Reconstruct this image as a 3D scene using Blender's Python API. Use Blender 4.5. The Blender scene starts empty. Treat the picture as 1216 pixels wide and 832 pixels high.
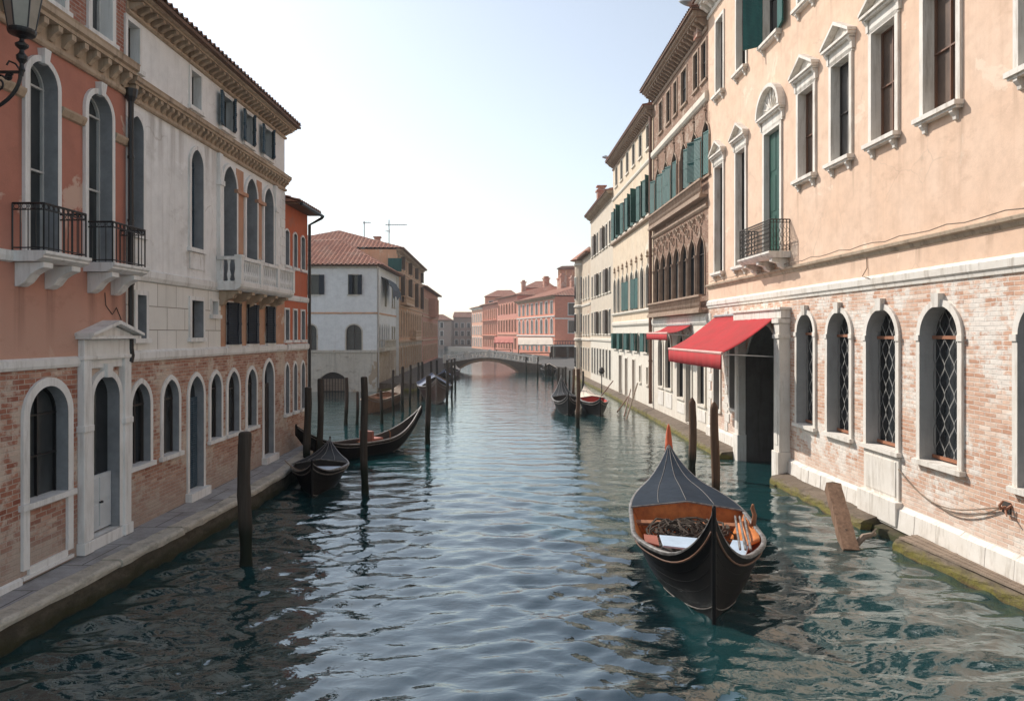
import bpy, math, random
import numpy as np
from mathutils import Matrix, Vector

random.seed(11)
R = math.radians
sc = bpy.context.scene
COL = sc.collection

# ------------------------------------------------------------------ camera
CAMZ, FPX, HX, HY = 4.6, 850.0, 608.0, 396.0
cam_data = bpy.data.cameras.new('camera')
cam = bpy.data.objects.new('camera', cam_data)
COL.objects.link(cam)
cam.location = (0, 0, CAMZ)
cam.rotation_euler = (R(90), 0, 0)
cam_data.sensor_width = 36.0
cam_data.lens = 36.0 * FPX / 1216.0
cam_data.shift_y = (HY - 416.0) / 1216.0
cam_data.clip_start = 0.1
cam_data.clip_end = 3000
sc.camera = cam

# ------------------------------------------------------------------ sky, sun, exposure
SUN_AZ, SUN_EL = R(-47), R(41)          # azimuth from +Y, negative = to the left
world = bpy.data.worlds.new('World')
sc.world = world
world.use_nodes = True
wn = world.node_tree
bg = wn.nodes['Background']
sky = wn.nodes.new('ShaderNodeTexSky')
sky.sky_type = 'NISHITA'
sky.sun_disc = False
sky.sun_elevation = SUN_EL
sky.sun_rotation = SUN_AZ
sky.altitude = 0
sky.air_density = 1.25
sky.dust_density = 0.9
sky.ozone_density = 1.0
hs = wn.nodes.new('ShaderNodeHueSaturation')          # thin summer haze: a paler sky all round
hs.inputs['Saturation'].default_value = 0.58
wn.links.new(sky.outputs[0], hs.inputs['Color'])
wn.links.new(hs.outputs[0], bg.inputs[0])
bg.inputs[1].default_value = 0.12
sd = bpy.data.lights.new('sun', 'SUN')
sd.energy = 3.5
sd.angle = R(0.6)
sd.color = (1.0, 0.945, 0.875)
sun = bpy.data.objects.new('sun', sd)
COL.objects.link(sun)
sdir = Vector((math.sin(SUN_AZ) * math.cos(SUN_EL), math.cos(SUN_AZ) * math.cos(SUN_EL), math.sin(SUN_EL)))
sun.rotation_euler = sdir.to_track_quat('Z', 'Y').to_euler()
sun.location = sdir * 100
sc.view_settings.view_transform = 'Standard'
sc.view_settings.look = 'None'
sc.view_settings.exposure = 0.5
sc.view_settings.gamma = 1.0
sc.view_settings.use_curve_mapping = False


# ------------------------------------------------------------------ materials
class NT:
    def __init__(s, name):
        s.m = bpy.data.materials.new(name)
        s.m.use_nodes = True
        s.t = s.m.node_tree
        s.b = s.t.nodes['Principled BSDF']
        s._c = None

    def n(s, kind, inp=None, **at):
        d = s.t.nodes.new('ShaderNode' + kind)
        for k, v in at.items():
            setattr(d, k, v)
        for k, v in (inp or {}).items():
            s.put(d.inputs[k], v)
        return d

    def put(s, sock, v):
        if isinstance(v, bpy.types.NodeSocket):
            s.t.links.new(v, sock)
        else:
            if hasattr(sock, 'default_value'):
                if isinstance(v, tuple) and len(v) == 3 and sock.type == 'RGBA':
                    v = v + (1,)
                sock.default_value = v

    def co(s):
        if s._c is None:
            s._c = s.n('TexCoord').outputs['Object']
        return s._c

    def mapped(s, scale=(1, 1, 1), loc=(0, 0, 0)):
        return s.n('Mapping', {'Vector': s.co(), 'Scale': scale, 'Location': loc}).outputs[0]

    def wallco(s):
        # (along the wall, up) for facades and for walls at right angles to them
        sep = s.n('SeparateXYZ', {0: s.co()})
        add = s.n('Math', {0: sep.outputs[0], 1: sep.outputs[1]}, operation='ADD')
        return s.n('CombineXYZ', {0: add.outputs[0], 1: sep.outputs[2]}).outputs[0]

    def noise(s, vec, scale, detail=5.0, rough=0.55, dist=0.0):
        return s.n('TexNoise', {'Vector': vec, 'Scale': scale, 'Detail': detail, 'Roughness': rough, 'Distortion': dist}).outputs[0]

    def ramp(s, fac, lo, hi, a=0.0, b=1.0):
        r = s.n('MapRange', {0: fac, 1: lo, 2: hi, 3: a, 4: b})
        return r.outputs[0]

    def mix(s, fac, a, b, mode='MIX'):
        d = s.n('Mix', data_type='RGBA', blend_type=mode)
        s.put(d.inputs[0], fac)
        s.put(d.inputs[6], a)
        s.put(d.inputs[7], b)
        return d.outputs[2]

    def mul(s, a, b):
        return s.n('Math', {0: a, 1: b}, operation='MULTIPLY').outputs[0]

    def bump(s, h, strength=0.4, dist=0.02, prev=None):
        d = s.n('Bump', {'Height': h, 'Strength': strength, 'Distance': dist})
        if prev is not None:
            s.put(d.inputs['Normal'], prev)
        return d.outputs[0]

    def done(s, col=None, rough=0.8, normal=None, metal=0.0, spec=0.4):
        if col is not None:
            s.put(s.b.inputs['Base Color'], col)
        s.put(s.b.inputs['Roughness'], rough)
        s.put(s.b.inputs['Metallic'], metal)
        s.put(s.b.inputs['Specular IOR Level'], spec)
        if normal is not None:
            s.put(s.b.inputs['Normal'], normal)
        return s.m


def stucco(name, c1, c2, c3=None, patch=0.62, streak=0.35, bump=0.35, dirt=(0.3, 0.27, 0.24), crack=0.0, lowdamp=None, drips=(), dripcol=(0.24, 0.2, 0.165)):
    k = NT(name)
    big = k.noise(k.co(), 0.55, 6, 0.6, 0.4)
    col = k.mix(k.ramp(big, 0.35, 0.65), c1, c2)
    mid = k.noise(k.mapped((1, 1, 1), (7, 3, 1)), 2.3, 8, 0.68)
    col = k.mix(k.ramp(mid, 0.42, 0.72, 0, 0.6), col, tuple(x * 0.74 for x in c1))
    st = k.noise(k.mapped((5.5, 5.5, 0.22), (0, 0, 4)), 1.0, 6, 0.65)
    col = k.mix(k.ramp(st, 0.52, 0.78, 0, streak), col, dirt)
    if c3 is not None:
        pn = k.noise(k.mapped((1, 1, 0.8), (3, 9, 5)), 0.8, 9, 0.62, 0.6)
        col = k.mix(k.ramp(pn, patch, patch + 0.02), col, c3)
    if lowdamp is not None:
        z0, z1, dc = lowdamp
        sep = k.n('SeparateXYZ', {0: k.co()})
        zz = k.n('Math', {0: sep.outputs[2], 1: k.mul(big, 1.6)}, operation='SUBTRACT').outputs[0]
        col = k.mix(k.ramp(zz, z0, z1, 0.8, 0), col, dc)
    blot = k.noise(k.mapped((0.8, 0.8, 1.5), (2, 8, 3)), 1.1, 10, 0.74)
    col = k.mix(k.ramp(blot, 0.56, 0.66, 0, streak * 1.2), col, tuple(0.55 * x + 0.45 * y * 0.7 for x, y in zip(dirt, c2)))
    if drips:
        # rain streaks that run down from the ends of sills and ledges: (along, top, length, half width)
        sep = k.n('SeparateXYZ', {0: k.n('VectorMath', {0: k.co(), 1: k.n('VectorMath', {0: k.n('TexNoise', {'Vector': k.mapped((1, 1, 0.35)), 'Scale': 3.0, 'Detail': 4.0}).outputs[1], 1: (0.16, 0, 0)}, operation='MULTIPLY').outputs[0]}, operation='ADD').outputs[0]})
        tot = None
        for (x, zt, ln, hwid) in drips:
            d = k.n('Math', {0: k.n('Math', {0: sep.outputs[0], 1: x + .08}, operation='SUBTRACT').outputs[0]}, operation='ABSOLUTE').outputs[0]
            a = k.ramp(d, hwid * .25, hwid, 1, 0)
            z_ = k.mul(k.ramp(sep.outputs[2], zt - ln, zt - .1, 0, 1), k.ramp(sep.outputs[2], zt, zt + .02, 1, 0))
            e = k.mul(a, z_)
            tot = e if tot is None else k.n('Math', {0: tot, 1: e}, operation='MAXIMUM').outputs[0]
        tex = k.ramp(k.noise(k.mapped((16, 16, 0.5), (2, 0, 0)), 1.0, 6, 0.7), 0.34, 0.66, 0.1, 1)
        col = k.mix(k.mul(k.mul(tot, tex), 0.75), col, dripcol)
    fine = k.noise(k.co(), 38, 4, 0.7)
    if crack > 0:
        v = k.n('TexVoronoi', {'Vector': k.mix(0.25, k.co(), k.n('TexNoise', {'Vector': k.co(), 'Scale': 2.0}).outputs[1]), 'Scale': 0.55}, feature='DISTANCE_TO_EDGE')
        line = k.ramp(v.outputs[0], 0.0, 0.006, crack, 0)
        gate = k.ramp(k.noise(k.mapped((1, 1, 1), (1, 5, 9)), 0.7, 2), 0.52, 0.6)
        col = k.mix(k.mul(line, gate), col, (0.25, 0.2, 0.16))
    h = k.n('Math', {0: k.mul(mid, 1.0), 1: k.mul(fine, 0.35)}, operation='ADD').outputs[0]
    return k.done(col, 0.9, k.bump(h, bump, 0.03), spec=0.2)


def brickmat(name, c1, c2, mortar, wash, wash_lo=0.5, wash_hi=0.62, row=0.085, width=0.27, damp=None, bump=0.7, salt=0.4):
    k = NT(name)
    wob = k.n('TexNoise', {'Vector': k.wallco(), 'Scale': 1.7, 'Detail': 3.0}).outputs[1]
    wv = k.n('VectorMath', {0: wob, 1: (0.035, 0.035, 0.0)}, operation='MULTIPLY').outputs[0]
    vec = k.n('VectorMath', {0: k.wallco(), 1: wv}, operation='ADD').outputs[0]
    br = k.n('TexBrick', {'Vector': vec, 'Color1': c1, 'Color2': c2, 'Mortar': mortar, 'Scale': 1.0, 'Mortar Size': 0.012,
                          'Mortar Smooth': 0.35, 'Bias': 0.0, 'Brick Width': width, 'Row Height': row})
    n1 = k.noise(k.wallco(), 0.9, 9, 0.72, 0.15)
    n2 = k.noise(k.wallco(), 6.0, 7, 0.7)
    n3 = k.noise(k.n('Mapping', {'Vector': k.wallco(), 'Scale': (1.2, 4.5, 1), 'Location': (4, 2, 0)}).outputs[0], 1.6, 7, 0.66)
    col = k.mix(k.ramp(n2, 0.35, 0.7, 0, 0.5), br.outputs[0], tuple(x * 0.62 for x in c1))
    col = k.mix(k.ramp(n3, 0.52, 0.74, 0, salt), col, mortar)
    # lime wash and old plaster left in patches, broken by the courses; single bricks standing out pale or dark
    sp = k.n('TexBrick', {'Vector': vec, 'Color1': (0, 0, 0), 'Color2': (1, 1, 1), 'Mortar': (0.5, 0.5, 0.5), 'Scale': 1.0, 'Mortar Size': 0.009,
                          'Bias': 0.0, 'Brick Width': width, 'Row Height': row})
    rb = k.ramp(sp.outputs[0], 0, 1, -0.03, 0.03)
    nw = k.n('Math', {0: n1, 1: rb}, operation='ADD').outputs[0]
    nw = k.n('Math', {0: nw, 1: k.ramp(n2, 0.3, 0.7, -0.05, 0.05)}, operation='ADD').outputs[0]
    col = k.mix(k.ramp(sp.outputs[0], 0.0, 0.22, 0.22, 0), col, tuple(x * 0.55 for x in c1))
    col = k.mix(k.ramp(nw, wash_lo, wash_lo + 0.07, 0, 0.85), col, k.mix(k.ramp(n2, 0.4, 0.65), wash, tuple(x * 0.8 for x in wash)))
    col = k.mix(k.ramp(sp.outputs[0], 0.88, 0.98, 0, 0.35), col, wash)
    if damp is not None:
        z0, z1, dc = damp
        sep = k.n('SeparateXYZ', {0: k.co()})
        zz = k.n('Math', {0: sep.outputs[2], 1: k.mul(n1, 1.3)}, operation='SUBTRACT').outputs[0]
        col = k.mix(k.ramp(zz, z0, z1, 0.75, 0), col, dc)
    hh = k.n('Math', {0: k.mul(br.outputs[1], -1.0), 1: k.mul(n2, 0.9)}, operation='ADD').outputs[0]
    nn = k.bump(hh, bump, 0.022)
    return k.done(col, 0.92, nn, spec=0.15)


def stone(name, c, c2, dirt=(0.16, 0.14, 0.12), amt=0.5, rough=0.8, scale=1.0, bump=0.3):
    k = NT(name)
    a = k.noise(k.co(), 1.6 * scale, 7, 0.65, 0.3)
    b = k.noise(k.mapped((4, 4, 0.5)), 1.4 * scale, 7, 0.7)
    f = k.noise(k.co(), 30, 4, 0.7)
    col = k.mix(k.ramp(a, 0.35, 0.68), c, c2)
    col = k.mix(k.ramp(b, 0.5, 0.76, 0, amt), col, dirt)
    col = k.mix(k.ramp(f, 0.58, 0.75, 0, 0.3), col, tuple(x * 0.55 for x in c))
    h = k.n('Math', {0: a, 1: k.mul(f, 0.4)}, operation='ADD').outputs[0]
    return k.done(col, rough, k.bump(h, bump, 0.02), spec=0.3)


def ashlar(name, c, c2, joint, bw=0.85, rh=0.52):
    k = NT(name)
    br = k.n('TexBrick', {'Vector': k.wallco(), 'Color1': c, 'Color2': c2, 'Mortar': joint, 'Scale': 1.0, 'Mortar Size': 0.011,
                          'Mortar Smooth': 0.2, 'Bias': 0.0, 'Brick Width': bw, 'Row Height': rh})
    a = k.noise(k.co(), 1.3, 8, 0.7, 0.4)
    st = k.noise(k.mapped((5, 5, 0.3)), 1.0, 6, 0.65)
    col = k.mix(k.ramp(a, 0.4, 0.75, 0, 0.4), br.outputs[0], tuple(x * 0.72 for x in c))
    col = k.mix(k.ramp(st, 0.55, 0.8, 0, 0.35), col, (0.2, 0.18, 0.15))
    h = k.n('Math', {0: k.mul(br.outputs[1], -1.2), 1: k.mul(a, 0.5)}, operation='ADD').outputs[0]
    return k.done(col, 0.85, k.bump(h, 0.5, 0.02), spec=0.2)


def plain(name, c, rough=0.6, var=0.3, metal=0.0, spec=0.4, scale=3.0, bump=0.0, c2=None):
    k = NT(name)
    a = k.noise(k.co(), scale, 6, 0.65)
    col = k.mix(k.ramp(a, 0.35, 0.7), c, c2 if c2 else tuple(x * (1 - var) for x in c))
    return k.done(col, rough, k.bump(a, bump, 0.01) if bump else None, metal, spec)


def glassmat(name, c=(0.012, 0.014, 0.016), rough=0.12):
    k = NT(name)
    a = k.noise(k.mapped((1, 1, 0.4)), 1.2, 4)
    col = k.mix(k.ramp(a, 0.4, 0.65), c, tuple(x * 2.2 for x in c))
    w = k.noise(k.co(), 2.2, 2)
    return k.done(col, rough, k.bump(w, 0.06, 0.03), spec=0.5)


def louvre(name, c, pitch=0.055):
    k = NT(name)
    sep = k.n('SeparateXYZ', {0: k.co()})
    s = k.n('Math', {0: k.mul(sep.outputs[2], 6.2832 / pitch)}, operation='SINE').outputs[0]
    a = k.noise(k.mapped((3, 3, 0.6)), 1.6, 6, 0.65)
    col = k.mix(k.ramp(a, 0.38, 0.72), c, tuple(min(1, x * 1.7 + 0.006) for x in c))
    return k.done(col, 0.6, k.bump(s, 0.6, 0.012), spec=0.3)


def tilemat(name, c1, c2, c3):
    k = NT(name)
    v = k.n('TexVoronoi', {'Vector': k.mapped((4.5, 2.6, 2.6)), 'Scale': 1.0})
    a = k.noise(k.co(), 0.8, 6, 0.65)
    f = k.noise(k.co(), 9, 5, 0.7)
    col = k.mix(k.ramp(k.n('SeparateColor', {0: v.outputs[1]}).outputs[0], 0.1, 0.9), c1, c2)
    col = k.mix(k.ramp(a, 0.48, 0.68, 0, 0.5), col, c3)
    col = k.mix(k.ramp(f, 0.5, 0.75, 0, 0.5), col, tuple(x * 0.5 for x in c1))
    return k.done(col, 0.9, k.bump(f, 0.4, 0.02), spec=0.15)


def woodmat(name, c, c2, vertical=True, wet=None, rough=0.8):
    k = NT(name)
    g = k.noise(k.mapped((14, 14, 0.7) if vertical else (0.7, 14, 14)), 1.0, 7, 0.68, 0.4)
    b = k.noise(k.co(), 1.3, 5)
    col = k.mix(k.ramp(g, 0.35, 0.7), c, c2)
    col = k.mix(k.ramp(b, 0.45, 0.72, 0, 0.5), col, tuple(x * 0.5 for x in c))
    if wet is not None:
        sep = k.n('SeparateXYZ', {0: k.co()})
        zz = k.n('Math', {0: sep.outputs[2], 1: k.mul(b, 0.5)}, operation='SUBTRACT').outputs[0]
        col = k.mix(k.ramp(zz, wet - 0.35, wet, 1, 0), col, (0.012, 0.016, 0.009))
    return k.done(col, rough, k.bump(g, 0.5, 0.015), spec=0.25)


def quaymat(name, c, c2, moss, dark):
    # weathered stone or timber with algae growing up from the water line
    k = NT(name)
    a = k.noise(k.mapped((1.5, 1.5, 4)), 1.4, 8, 0.7, 0.4)
    f = k.noise(k.co(), 16, 5, 0.7)
    col = k.mix(k.ramp(a, 0.35, 0.68), c, c2)
    sep = k.n('SeparateXYZ', {0: k.co()})
    zz = k.n('Math', {0: sep.outputs[2], 1: k.mul(a, 0.42)}, operation='SUBTRACT').outputs[0]
    col = k.mix(k.ramp(zz, -0.12, 0.03, 1, 0), col, moss)
    bl = k.noise(k.mapped((1, 1, 2), (3, 1, 7)), 2.6, 9, 0.74)
    col = k.mix(k.ramp(bl, 0.5, 0.62, 0, 0.55), col, tuple(x * 0.36 for x in c))
    col = k.mix(k.ramp(f, 0.5, 0.75, 0, 0.55), col, tuple(x * 0.45 for x in c))
    col = k.mix(k.ramp(zz, -0.30, -0.16, 1, 0), col, dark)
    h = k.n('Math', {0: a, 1: k.mul(f, 0.8)}, operation='ADD').outputs[0]
    return k.done(col, 0.85, k.bump(h, 0.8, 0.04), spec=0.3)


M = {}
M['brick_left'] = brickmat('left_brick', (0.32, 0.115, 0.075), (0.52, 0.27, 0.185), (0.54, 0.44, 0.37), (0.66, 0.55, 0.46), 0.48, 0.55, 0.088, 0.27, damp=(0.1, 1.1, (0.4, 0.33, 0.28)))
M['brick_palace'] = brickmat('palace_brick', (0.38, 0.175, 0.12), (0.56, 0.345, 0.25), (0.54, 0.45, 0.38), (0.64, 0.54, 0.45), 0.50, 0.58, 0.078, 0.25, damp=(0.0, 1.0, (0.4, 0.33, 0.28)))
M['brick_attic'] = brickmat('attic_brick', (0.34, 0.13, 0.09), (0.42, 0.21, 0.15), (0.46, 0.38, 0.33), (0.5, 0.42, 0.36), 0.62, 0.7, 0.075, 0.24)
M['ashlar'] = ashlar('ashlar_blocks', (0.78, 0.765, 0.72), (0.72, 0.70, 0.645), (0.3, 0.27, 0.23))
M['ochre_panel'] = stucco('worn_ochre_panel', (0.52, 0.27, 0.17), (0.5, 0.33, 0.23), (0.58, 0.47, 0.38), 0.56, 0.4)
M['orange'] = stucco('orange_stucco', (0.56, 0.16, 0.085), (0.50, 0.15, 0.085), (0.5, 0.17, 0.09), 0.62, 0.3, lowdamp=(2.2, 4.4, (0.5, 0.23, 0.14)))
M['stone_left'] = stone('grey_stone_trim', (0.80, 0.80, 0.78), (0.71, 0.70, 0.67), (0.26, 0.235, 0.2), 0.6)
M['stone_dark'] = stone('sooty_stone', (0.50, 0.395, 0.29), (0.37, 0.275, 0.195), (0.09, 0.065, 0.045), 0.8)
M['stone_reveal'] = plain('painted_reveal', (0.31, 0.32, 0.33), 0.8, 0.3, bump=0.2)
M['brick_right'] = brickmat('pink_brick', (0.60, 0.33, 0.22), (0.76, 0.55, 0.42), (0.77, 0.67, 0.57), (0.84, 0.78, 0.70), 0.50, 0.57, 0.088, 0.30, bump=0.8, salt=0.55, damp=(-0.2, 0.8, (0.78, 0.66, 0.56)))
M['stone_right'] = stone('white_istrian_stone', (0.78, 0.73, 0.66), (0.68, 0.62, 0.54), (0.27, 0.21, 0.15), 0.75)
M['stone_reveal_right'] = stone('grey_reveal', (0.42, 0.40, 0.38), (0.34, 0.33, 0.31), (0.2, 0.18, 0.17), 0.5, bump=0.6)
M['gothic_wall'] = brickmat('gothic_brown_brick', (0.25, 0.135, 0.09), (0.34, 0.20, 0.14), (0.38, 0.28, 0.21), (0.52, 0.4, 0.31), 0.55, 0.68, 0.07, 0.24)
M['gothic_stone'] = stone('brown_carved_stone', (0.40, 0.29, 0.21), (0.29, 0.195, 0.135), (0.09, 0.058, 0.038), 0.75, scale=2)
M['gothic_ground'] = stone('pale_ground_stone', (0.74, 0.68, 0.58), (0.66, 0.58, 0.48), (0.36, 0.27, 0.2), 0.55, scale=1.5)
M['cream'] = stucco('cream_stucco', (0.70, 0.55, 0.395), (0.74, 0.61, 0.455), (0.78, 0.68, 0.55), 0.62, 0.3, 0.25, (0.5, 0.37, 0.25))
M['cream_ground'] = stone('cream_ground_stone', (0.76, 0.7, 0.6), (0.7, 0.63, 0.53), (0.4, 0.3, 0.22), 0.5)
M['pale_house'] = stucco('pale_stucco', (0.68, 0.585, 0.47), (0.64, 0.54, 0.42), None, 0.6, 0.3)
M['tower_house'] = stucco('worn_beige_stucco', (0.66, 0.55, 0.42), (0.6, 0.47, 0.35), (0.5, 0.33, 0.24), 0.6, 0.4)
M['white_house'] = stucco('white_lime_stucco', (0.80, 0.80, 0.79), (0.75, 0.745, 0.725), None, 0.6, 0.25, 0.2, (0.45, 0.42, 0.38))
M['white_base'] = stucco('stained_stone_base', (0.62, 0.57, 0.49), (0.54, 0.49, 0.41), (0.42, 0.33, 0.24), 0.6, 0.6, 0.4, (0.2, 0.16, 0.12))
M['brown_house'] = stucco('ochre_brown_stucco', (0.70, 0.43, 0.27), (0.62, 0.34, 0.20), (0.66, 0.5, 0.35), 0.58, 0.4)
M['ochre_trim'] = stone('ochre_stone_trim', (0.62, 0.43, 0.29), (0.52, 0.34, 0.22), (0.25, 0.16, 0.1), 0.5)
M['tan_base'] = stucco('streaked_tan_base', (0.46, 0.37, 0.28), (0.38, 0.3, 0.22), (0.5, 0.44, 0.36), 0.58, 0.7, 0.4, (0.12, 0.09, 0.065))
M['rust_house'] = stucco('dusty_red_stucco', (0.56, 0.29, 0.2), (0.5, 0.25, 0.17), None, 0.6, 0.3)
M['pink_house'] = stucco('salmon_stucco', (0.66, 0.27, 0.18), (0.6, 0.24, 0.165), None, 0.6, 0.25)
M['pink_house_b'] = stucco('faded_red_stucco', (0.62, 0.27, 0.2), (0.56, 0.24, 0.175), None, 0.6, 0.25)
M['pink_house_c'] = stucco('pale_orange_stucco', (0.7, 0.4, 0.28), (0.64, 0.33, 0.23), None, 0.6, 0.25)
M['grey_house'] = stucco('distant_grey_stucco', (0.42, 0.31, 0.25), (0.36, 0.28, 0.235), None, 0.6, 0.3)
M['tile'] = tilemat('terracotta_tiles', (0.47, 0.23, 0.16), (0.38, 0.18, 0.13), (0.5, 0.36, 0.28))
M['tile_dark'] = tilemat('old_brown_tiles', (0.3, 0.14, 0.09), (0.22, 0.11, 0.08), (0.3, 0.22, 0.16))
M['glass'] = glassmat('dark_glass')
M['glass_grey'] = glassmat('grey_glass', (0.03, 0.034, 0.036), 0.2)
M['curtain'] = plain('curtained_glass', (0.17, 0.115, 0.085), 0.35, 0.5, scale=1.4)
M['grey_curtain'] = plain('greyed_curtain', (0.15, 0.14, 0.13), 0.35, 0.5, scale=1.4)
M['frame_dark'] = plain('dark_window_wood', (0.05, 0.04, 0.035), 0.5)
M['frame_white'] = plain('white_painted_wood', (0.6, 0.6, 0.58), 0.5, 0.2)
M['frame_brown'] = plain('brown_window_wood', (0.2, 0.1, 0.06), 0.5)
M['gate_inner'] = stone('shade_toned_gate_stone', (0.12, 0.11, 0.10), (0.08, 0.072, 0.065), (0.03, 0.027, 0.022), 0.6, bump=0.6)  # stone darkened in its colour to stand for shade inside the gate
M['copper'] = plain('rusty_bar', (0.36, 0.15, 0.08), 0.6)
M['lead'] = plain('lead_lattice', (0.30, 0.29, 0.27), 0.5)
M['iron'] = plain('black_iron', (0.014, 0.014, 0.015), 0.45, 0.3, spec=0.5)
M['iron_rust'] = plain('weathered_iron', (0.06, 0.05, 0.042), 0.6)
M['shutter_green'] = louvre('green_louvre', (0.012, 0.078, 0.068))
M['shutter_black'] = louvre('blue_black_louvre', (0.012, 0.017, 0.026))
M['shutter_blue'] = louvre('slate_blue_louvre', (0.045, 0.075, 0.10))
M['shutter_grey'] = louvre('brown_grey_louvre', (0.13, 0.105, 0.085))
M['green_door'] = plain('green_painted_door', (0.01, 0.075, 0.05), 0.5, 0.3, scale=2)
M['door_white'] = plain('white_door_paint', (0.62, 0.66, 0.68), 0.45, 0.18, scale=2)
M['door_brown'] = woodmat('brown_door_wood', (0.14, 0.075, 0.045), (0.2, 0.11, 0.07))
M['pole'] = woodmat('dark_post_wood', (0.075, 0.062, 0.05), (0.035, 0.028, 0.022), wet=0.75)
M['pole_brown'] = woodmat('brown_post_wood', (0.15, 0.085, 0.05), (0.08, 0.045, 0.028), wet=0.6)
M['beam'] = woodmat('driftwood', (0.25, 0.15, 0.095), (0.11, 0.065, 0.042))
M['plank'] = woodmat('grey_plank', (0.3, 0.23, 0.17), (0.18, 0.13, 0.095), vertical=False)
M['quay_edge'] = quaymat('kerb_stone', (0.60, 0.56, 0.48), (0.45, 0.41, 0.33), (0.16, 0.14, 0.06), (0.02, 0.02, 0.014))
M['quay_side'] = quaymat('quay_wall_stone', (0.11, 0.095, 0.07), (0.06, 0.05, 0.035), (0.035, 0.033, 0.012), (0.008, 0.009, 0.006))
M['found'] = quaymat('mossy_footing', (0.19, 0.145, 0.105), (0.12, 0.09, 0.065), (0.17, 0.145, 0.03), (0.10, 0.055, 0.03))
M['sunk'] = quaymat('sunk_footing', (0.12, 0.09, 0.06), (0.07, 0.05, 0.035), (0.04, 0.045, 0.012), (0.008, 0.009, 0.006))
M['red_cloth'] = plain('red_awning_cloth', (0.44, 0.038, 0.042), 0.85, 0.14, scale=1.4, spec=0.15, bump=1.0, c2=(0.33, 0.045, 0.043))
M['pink_trim'] = plain('pale_pink_bar', (0.75, 0.42, 0.36), 0.5)
M['canvas'] = plain('pale_canvas', (0.72, 0.6, 0.48), 0.8, 0.15)
M['canvas_red'] = plain('faded_red_canvas', (0.6, 0.2, 0.15), 0.8, 0.2)
M['steel'] = plain('grey_steel', (0.45, 0.45, 0.45), 0.35, 0.2, 0.7)
M['lacquer'] = plain('black_hull_paint', (0.006, 0.006, 0.007), 0.5, 0.4, spec=0.14, scale=4, bump=0.15, c2=(0.011, 0.010, 0.009))
M['hull_brown'] = plain('brown_hull_paint', (0.085, 0.04, 0.03), 0.4, 0.4, scale=4)
M['rim'] = plain('worn_gunwale', (0.26, 0.25, 0.235), 0.45, 0.5, scale=9, c2=(0.06, 0.05, 0.045))
M['rim_dark'] = plain('dark_gunwale', (0.08, 0.065, 0.055), 0.4, 0.5, scale=9, c2=(0.2, 0.18, 0.16))
M['deck_blue'] = plain('slate_blue_deck', (0.022, 0.034, 0.050), 0.7, 0.3, spec=0.15, scale=5, bump=0.6, c2=(0.012, 0.019, 0.030))
M['deck_black'] = plain('black_deck', (0.018, 0.02, 0.023), 0.7, 0.3, scale=3, spec=0.15)
M['lining_orange'] = plain('orange_lining', (0.74, 0.26, 0.07), 0.5, 0.4, scale=4, c2=(0.42, 0.115, 0.035))
M['lining_dark'] = plain('dark_lining', (0.05, 0.04, 0.034), 0.6, 0.4)
M['lining_wood'] = plain('wood_lining', (0.3, 0.16, 0.09), 0.6, 0.4)
M['board_blue'] = plain('pale_blue_board', (0.50, 0.62, 0.74), 0.4, 0.2)
M['board_red'] = plain('red_brown_board', (0.36, 0.12, 0.08), 0.6)
M['seat_wood'] = woodmat('thwart_wood', (0.34, 0.15, 0.075), (0.2, 0.085, 0.045), vertical=False)
M['rope'] = plain('dark_rope', (0.10, 0.075, 0.055), 0.9, 0.5, scale=30, c2=(0.035, 0.028, 0.022))
M['rope_pale'] = plain('weathered_rope', (0.3, 0.22, 0.16), 0.9, 0.4, scale=30)
M['orange_cloth'] = plain('orange_cloth', (0.66, 0.13, 0.05), 0.7, 0.3)
M['red_paint'] = plain('red_boat_paint', (0.55, 0.07, 0.05), 0.5, 0.3)
M['tarp_blue'] = plain('blue_tarpaulin', (0.05, 0.08, 0.16), 0.6, 0.5, scale=5, bump=0.5, c2=(0.14, 0.18, 0.27))
M['lamp_glass'] = plain('milky_lamp_glass', (0.30, 0.29, 0.25), 0.25, 0.25, spec=0.6)
M['chimney'] = brickmat('chimney_brick', (0.5, 0.2, 0.13), (0.56, 0.3, 0.2), (0.5, 0.4, 0.34), (0.6, 0.48, 0.4))
M['bridge_stone'] = stone('bridge_stone', (0.19, 0.16, 0.13), (0.14, 0.115, 0.09), (0.08, 0.065, 0.05), 0.6)
M['bridge_rail'] = stone('pale_balustrade', (0.8, 0.77, 0.72), (0.72, 0.68, 0.62), (0.25, 0.21, 0.18), 0.5)


def paving(name):
    k = NT(name)
    br = k.n('TexBrick', {'Vector': k.n('Mapping', {'Vector': k.co(), 'Rotation': (0, 0, R(1.2))}).outputs[0], 'Color1': (0.42, 0.42, 0.42), 'Color2': (0.33, 0.33, 0.34),
                          'Mortar': (0.08, 0.075, 0.065), 'Scale': 1.0, 'Mortar Size': 0.012, 'Brick Width': 0.75, 'Row Height': 1.25})
    a = k.noise(k.co(), 1.8, 8, 0.7, 0.4)
    f = k.noise(k.co(), 20, 4, 0.7)
    col = k.mix(k.ramp(a, 0.42, 0.7, 0, 0.65), br.outputs[0], (0.15, 0.135, 0.11))
    col = k.mix(k.ramp(f, 0.5, 0.75, 0, 0.35), col, (0.12, 0.11, 0.1))
    h = k.n('Math', {0: k.mul(br.outputs[1], -1.0), 1: a}, operation='ADD').outputs[0]
    return k.done(col, 0.75, k.bump(h, 0.5, 0.02), spec=0.35)


M['paving'] = paving('quay_paving')
M['campo'] = plain('campo_paving', (0.10, 0.09, 0.08), 0.9, 0.3, scale=0.6, bump=0.2)


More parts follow.
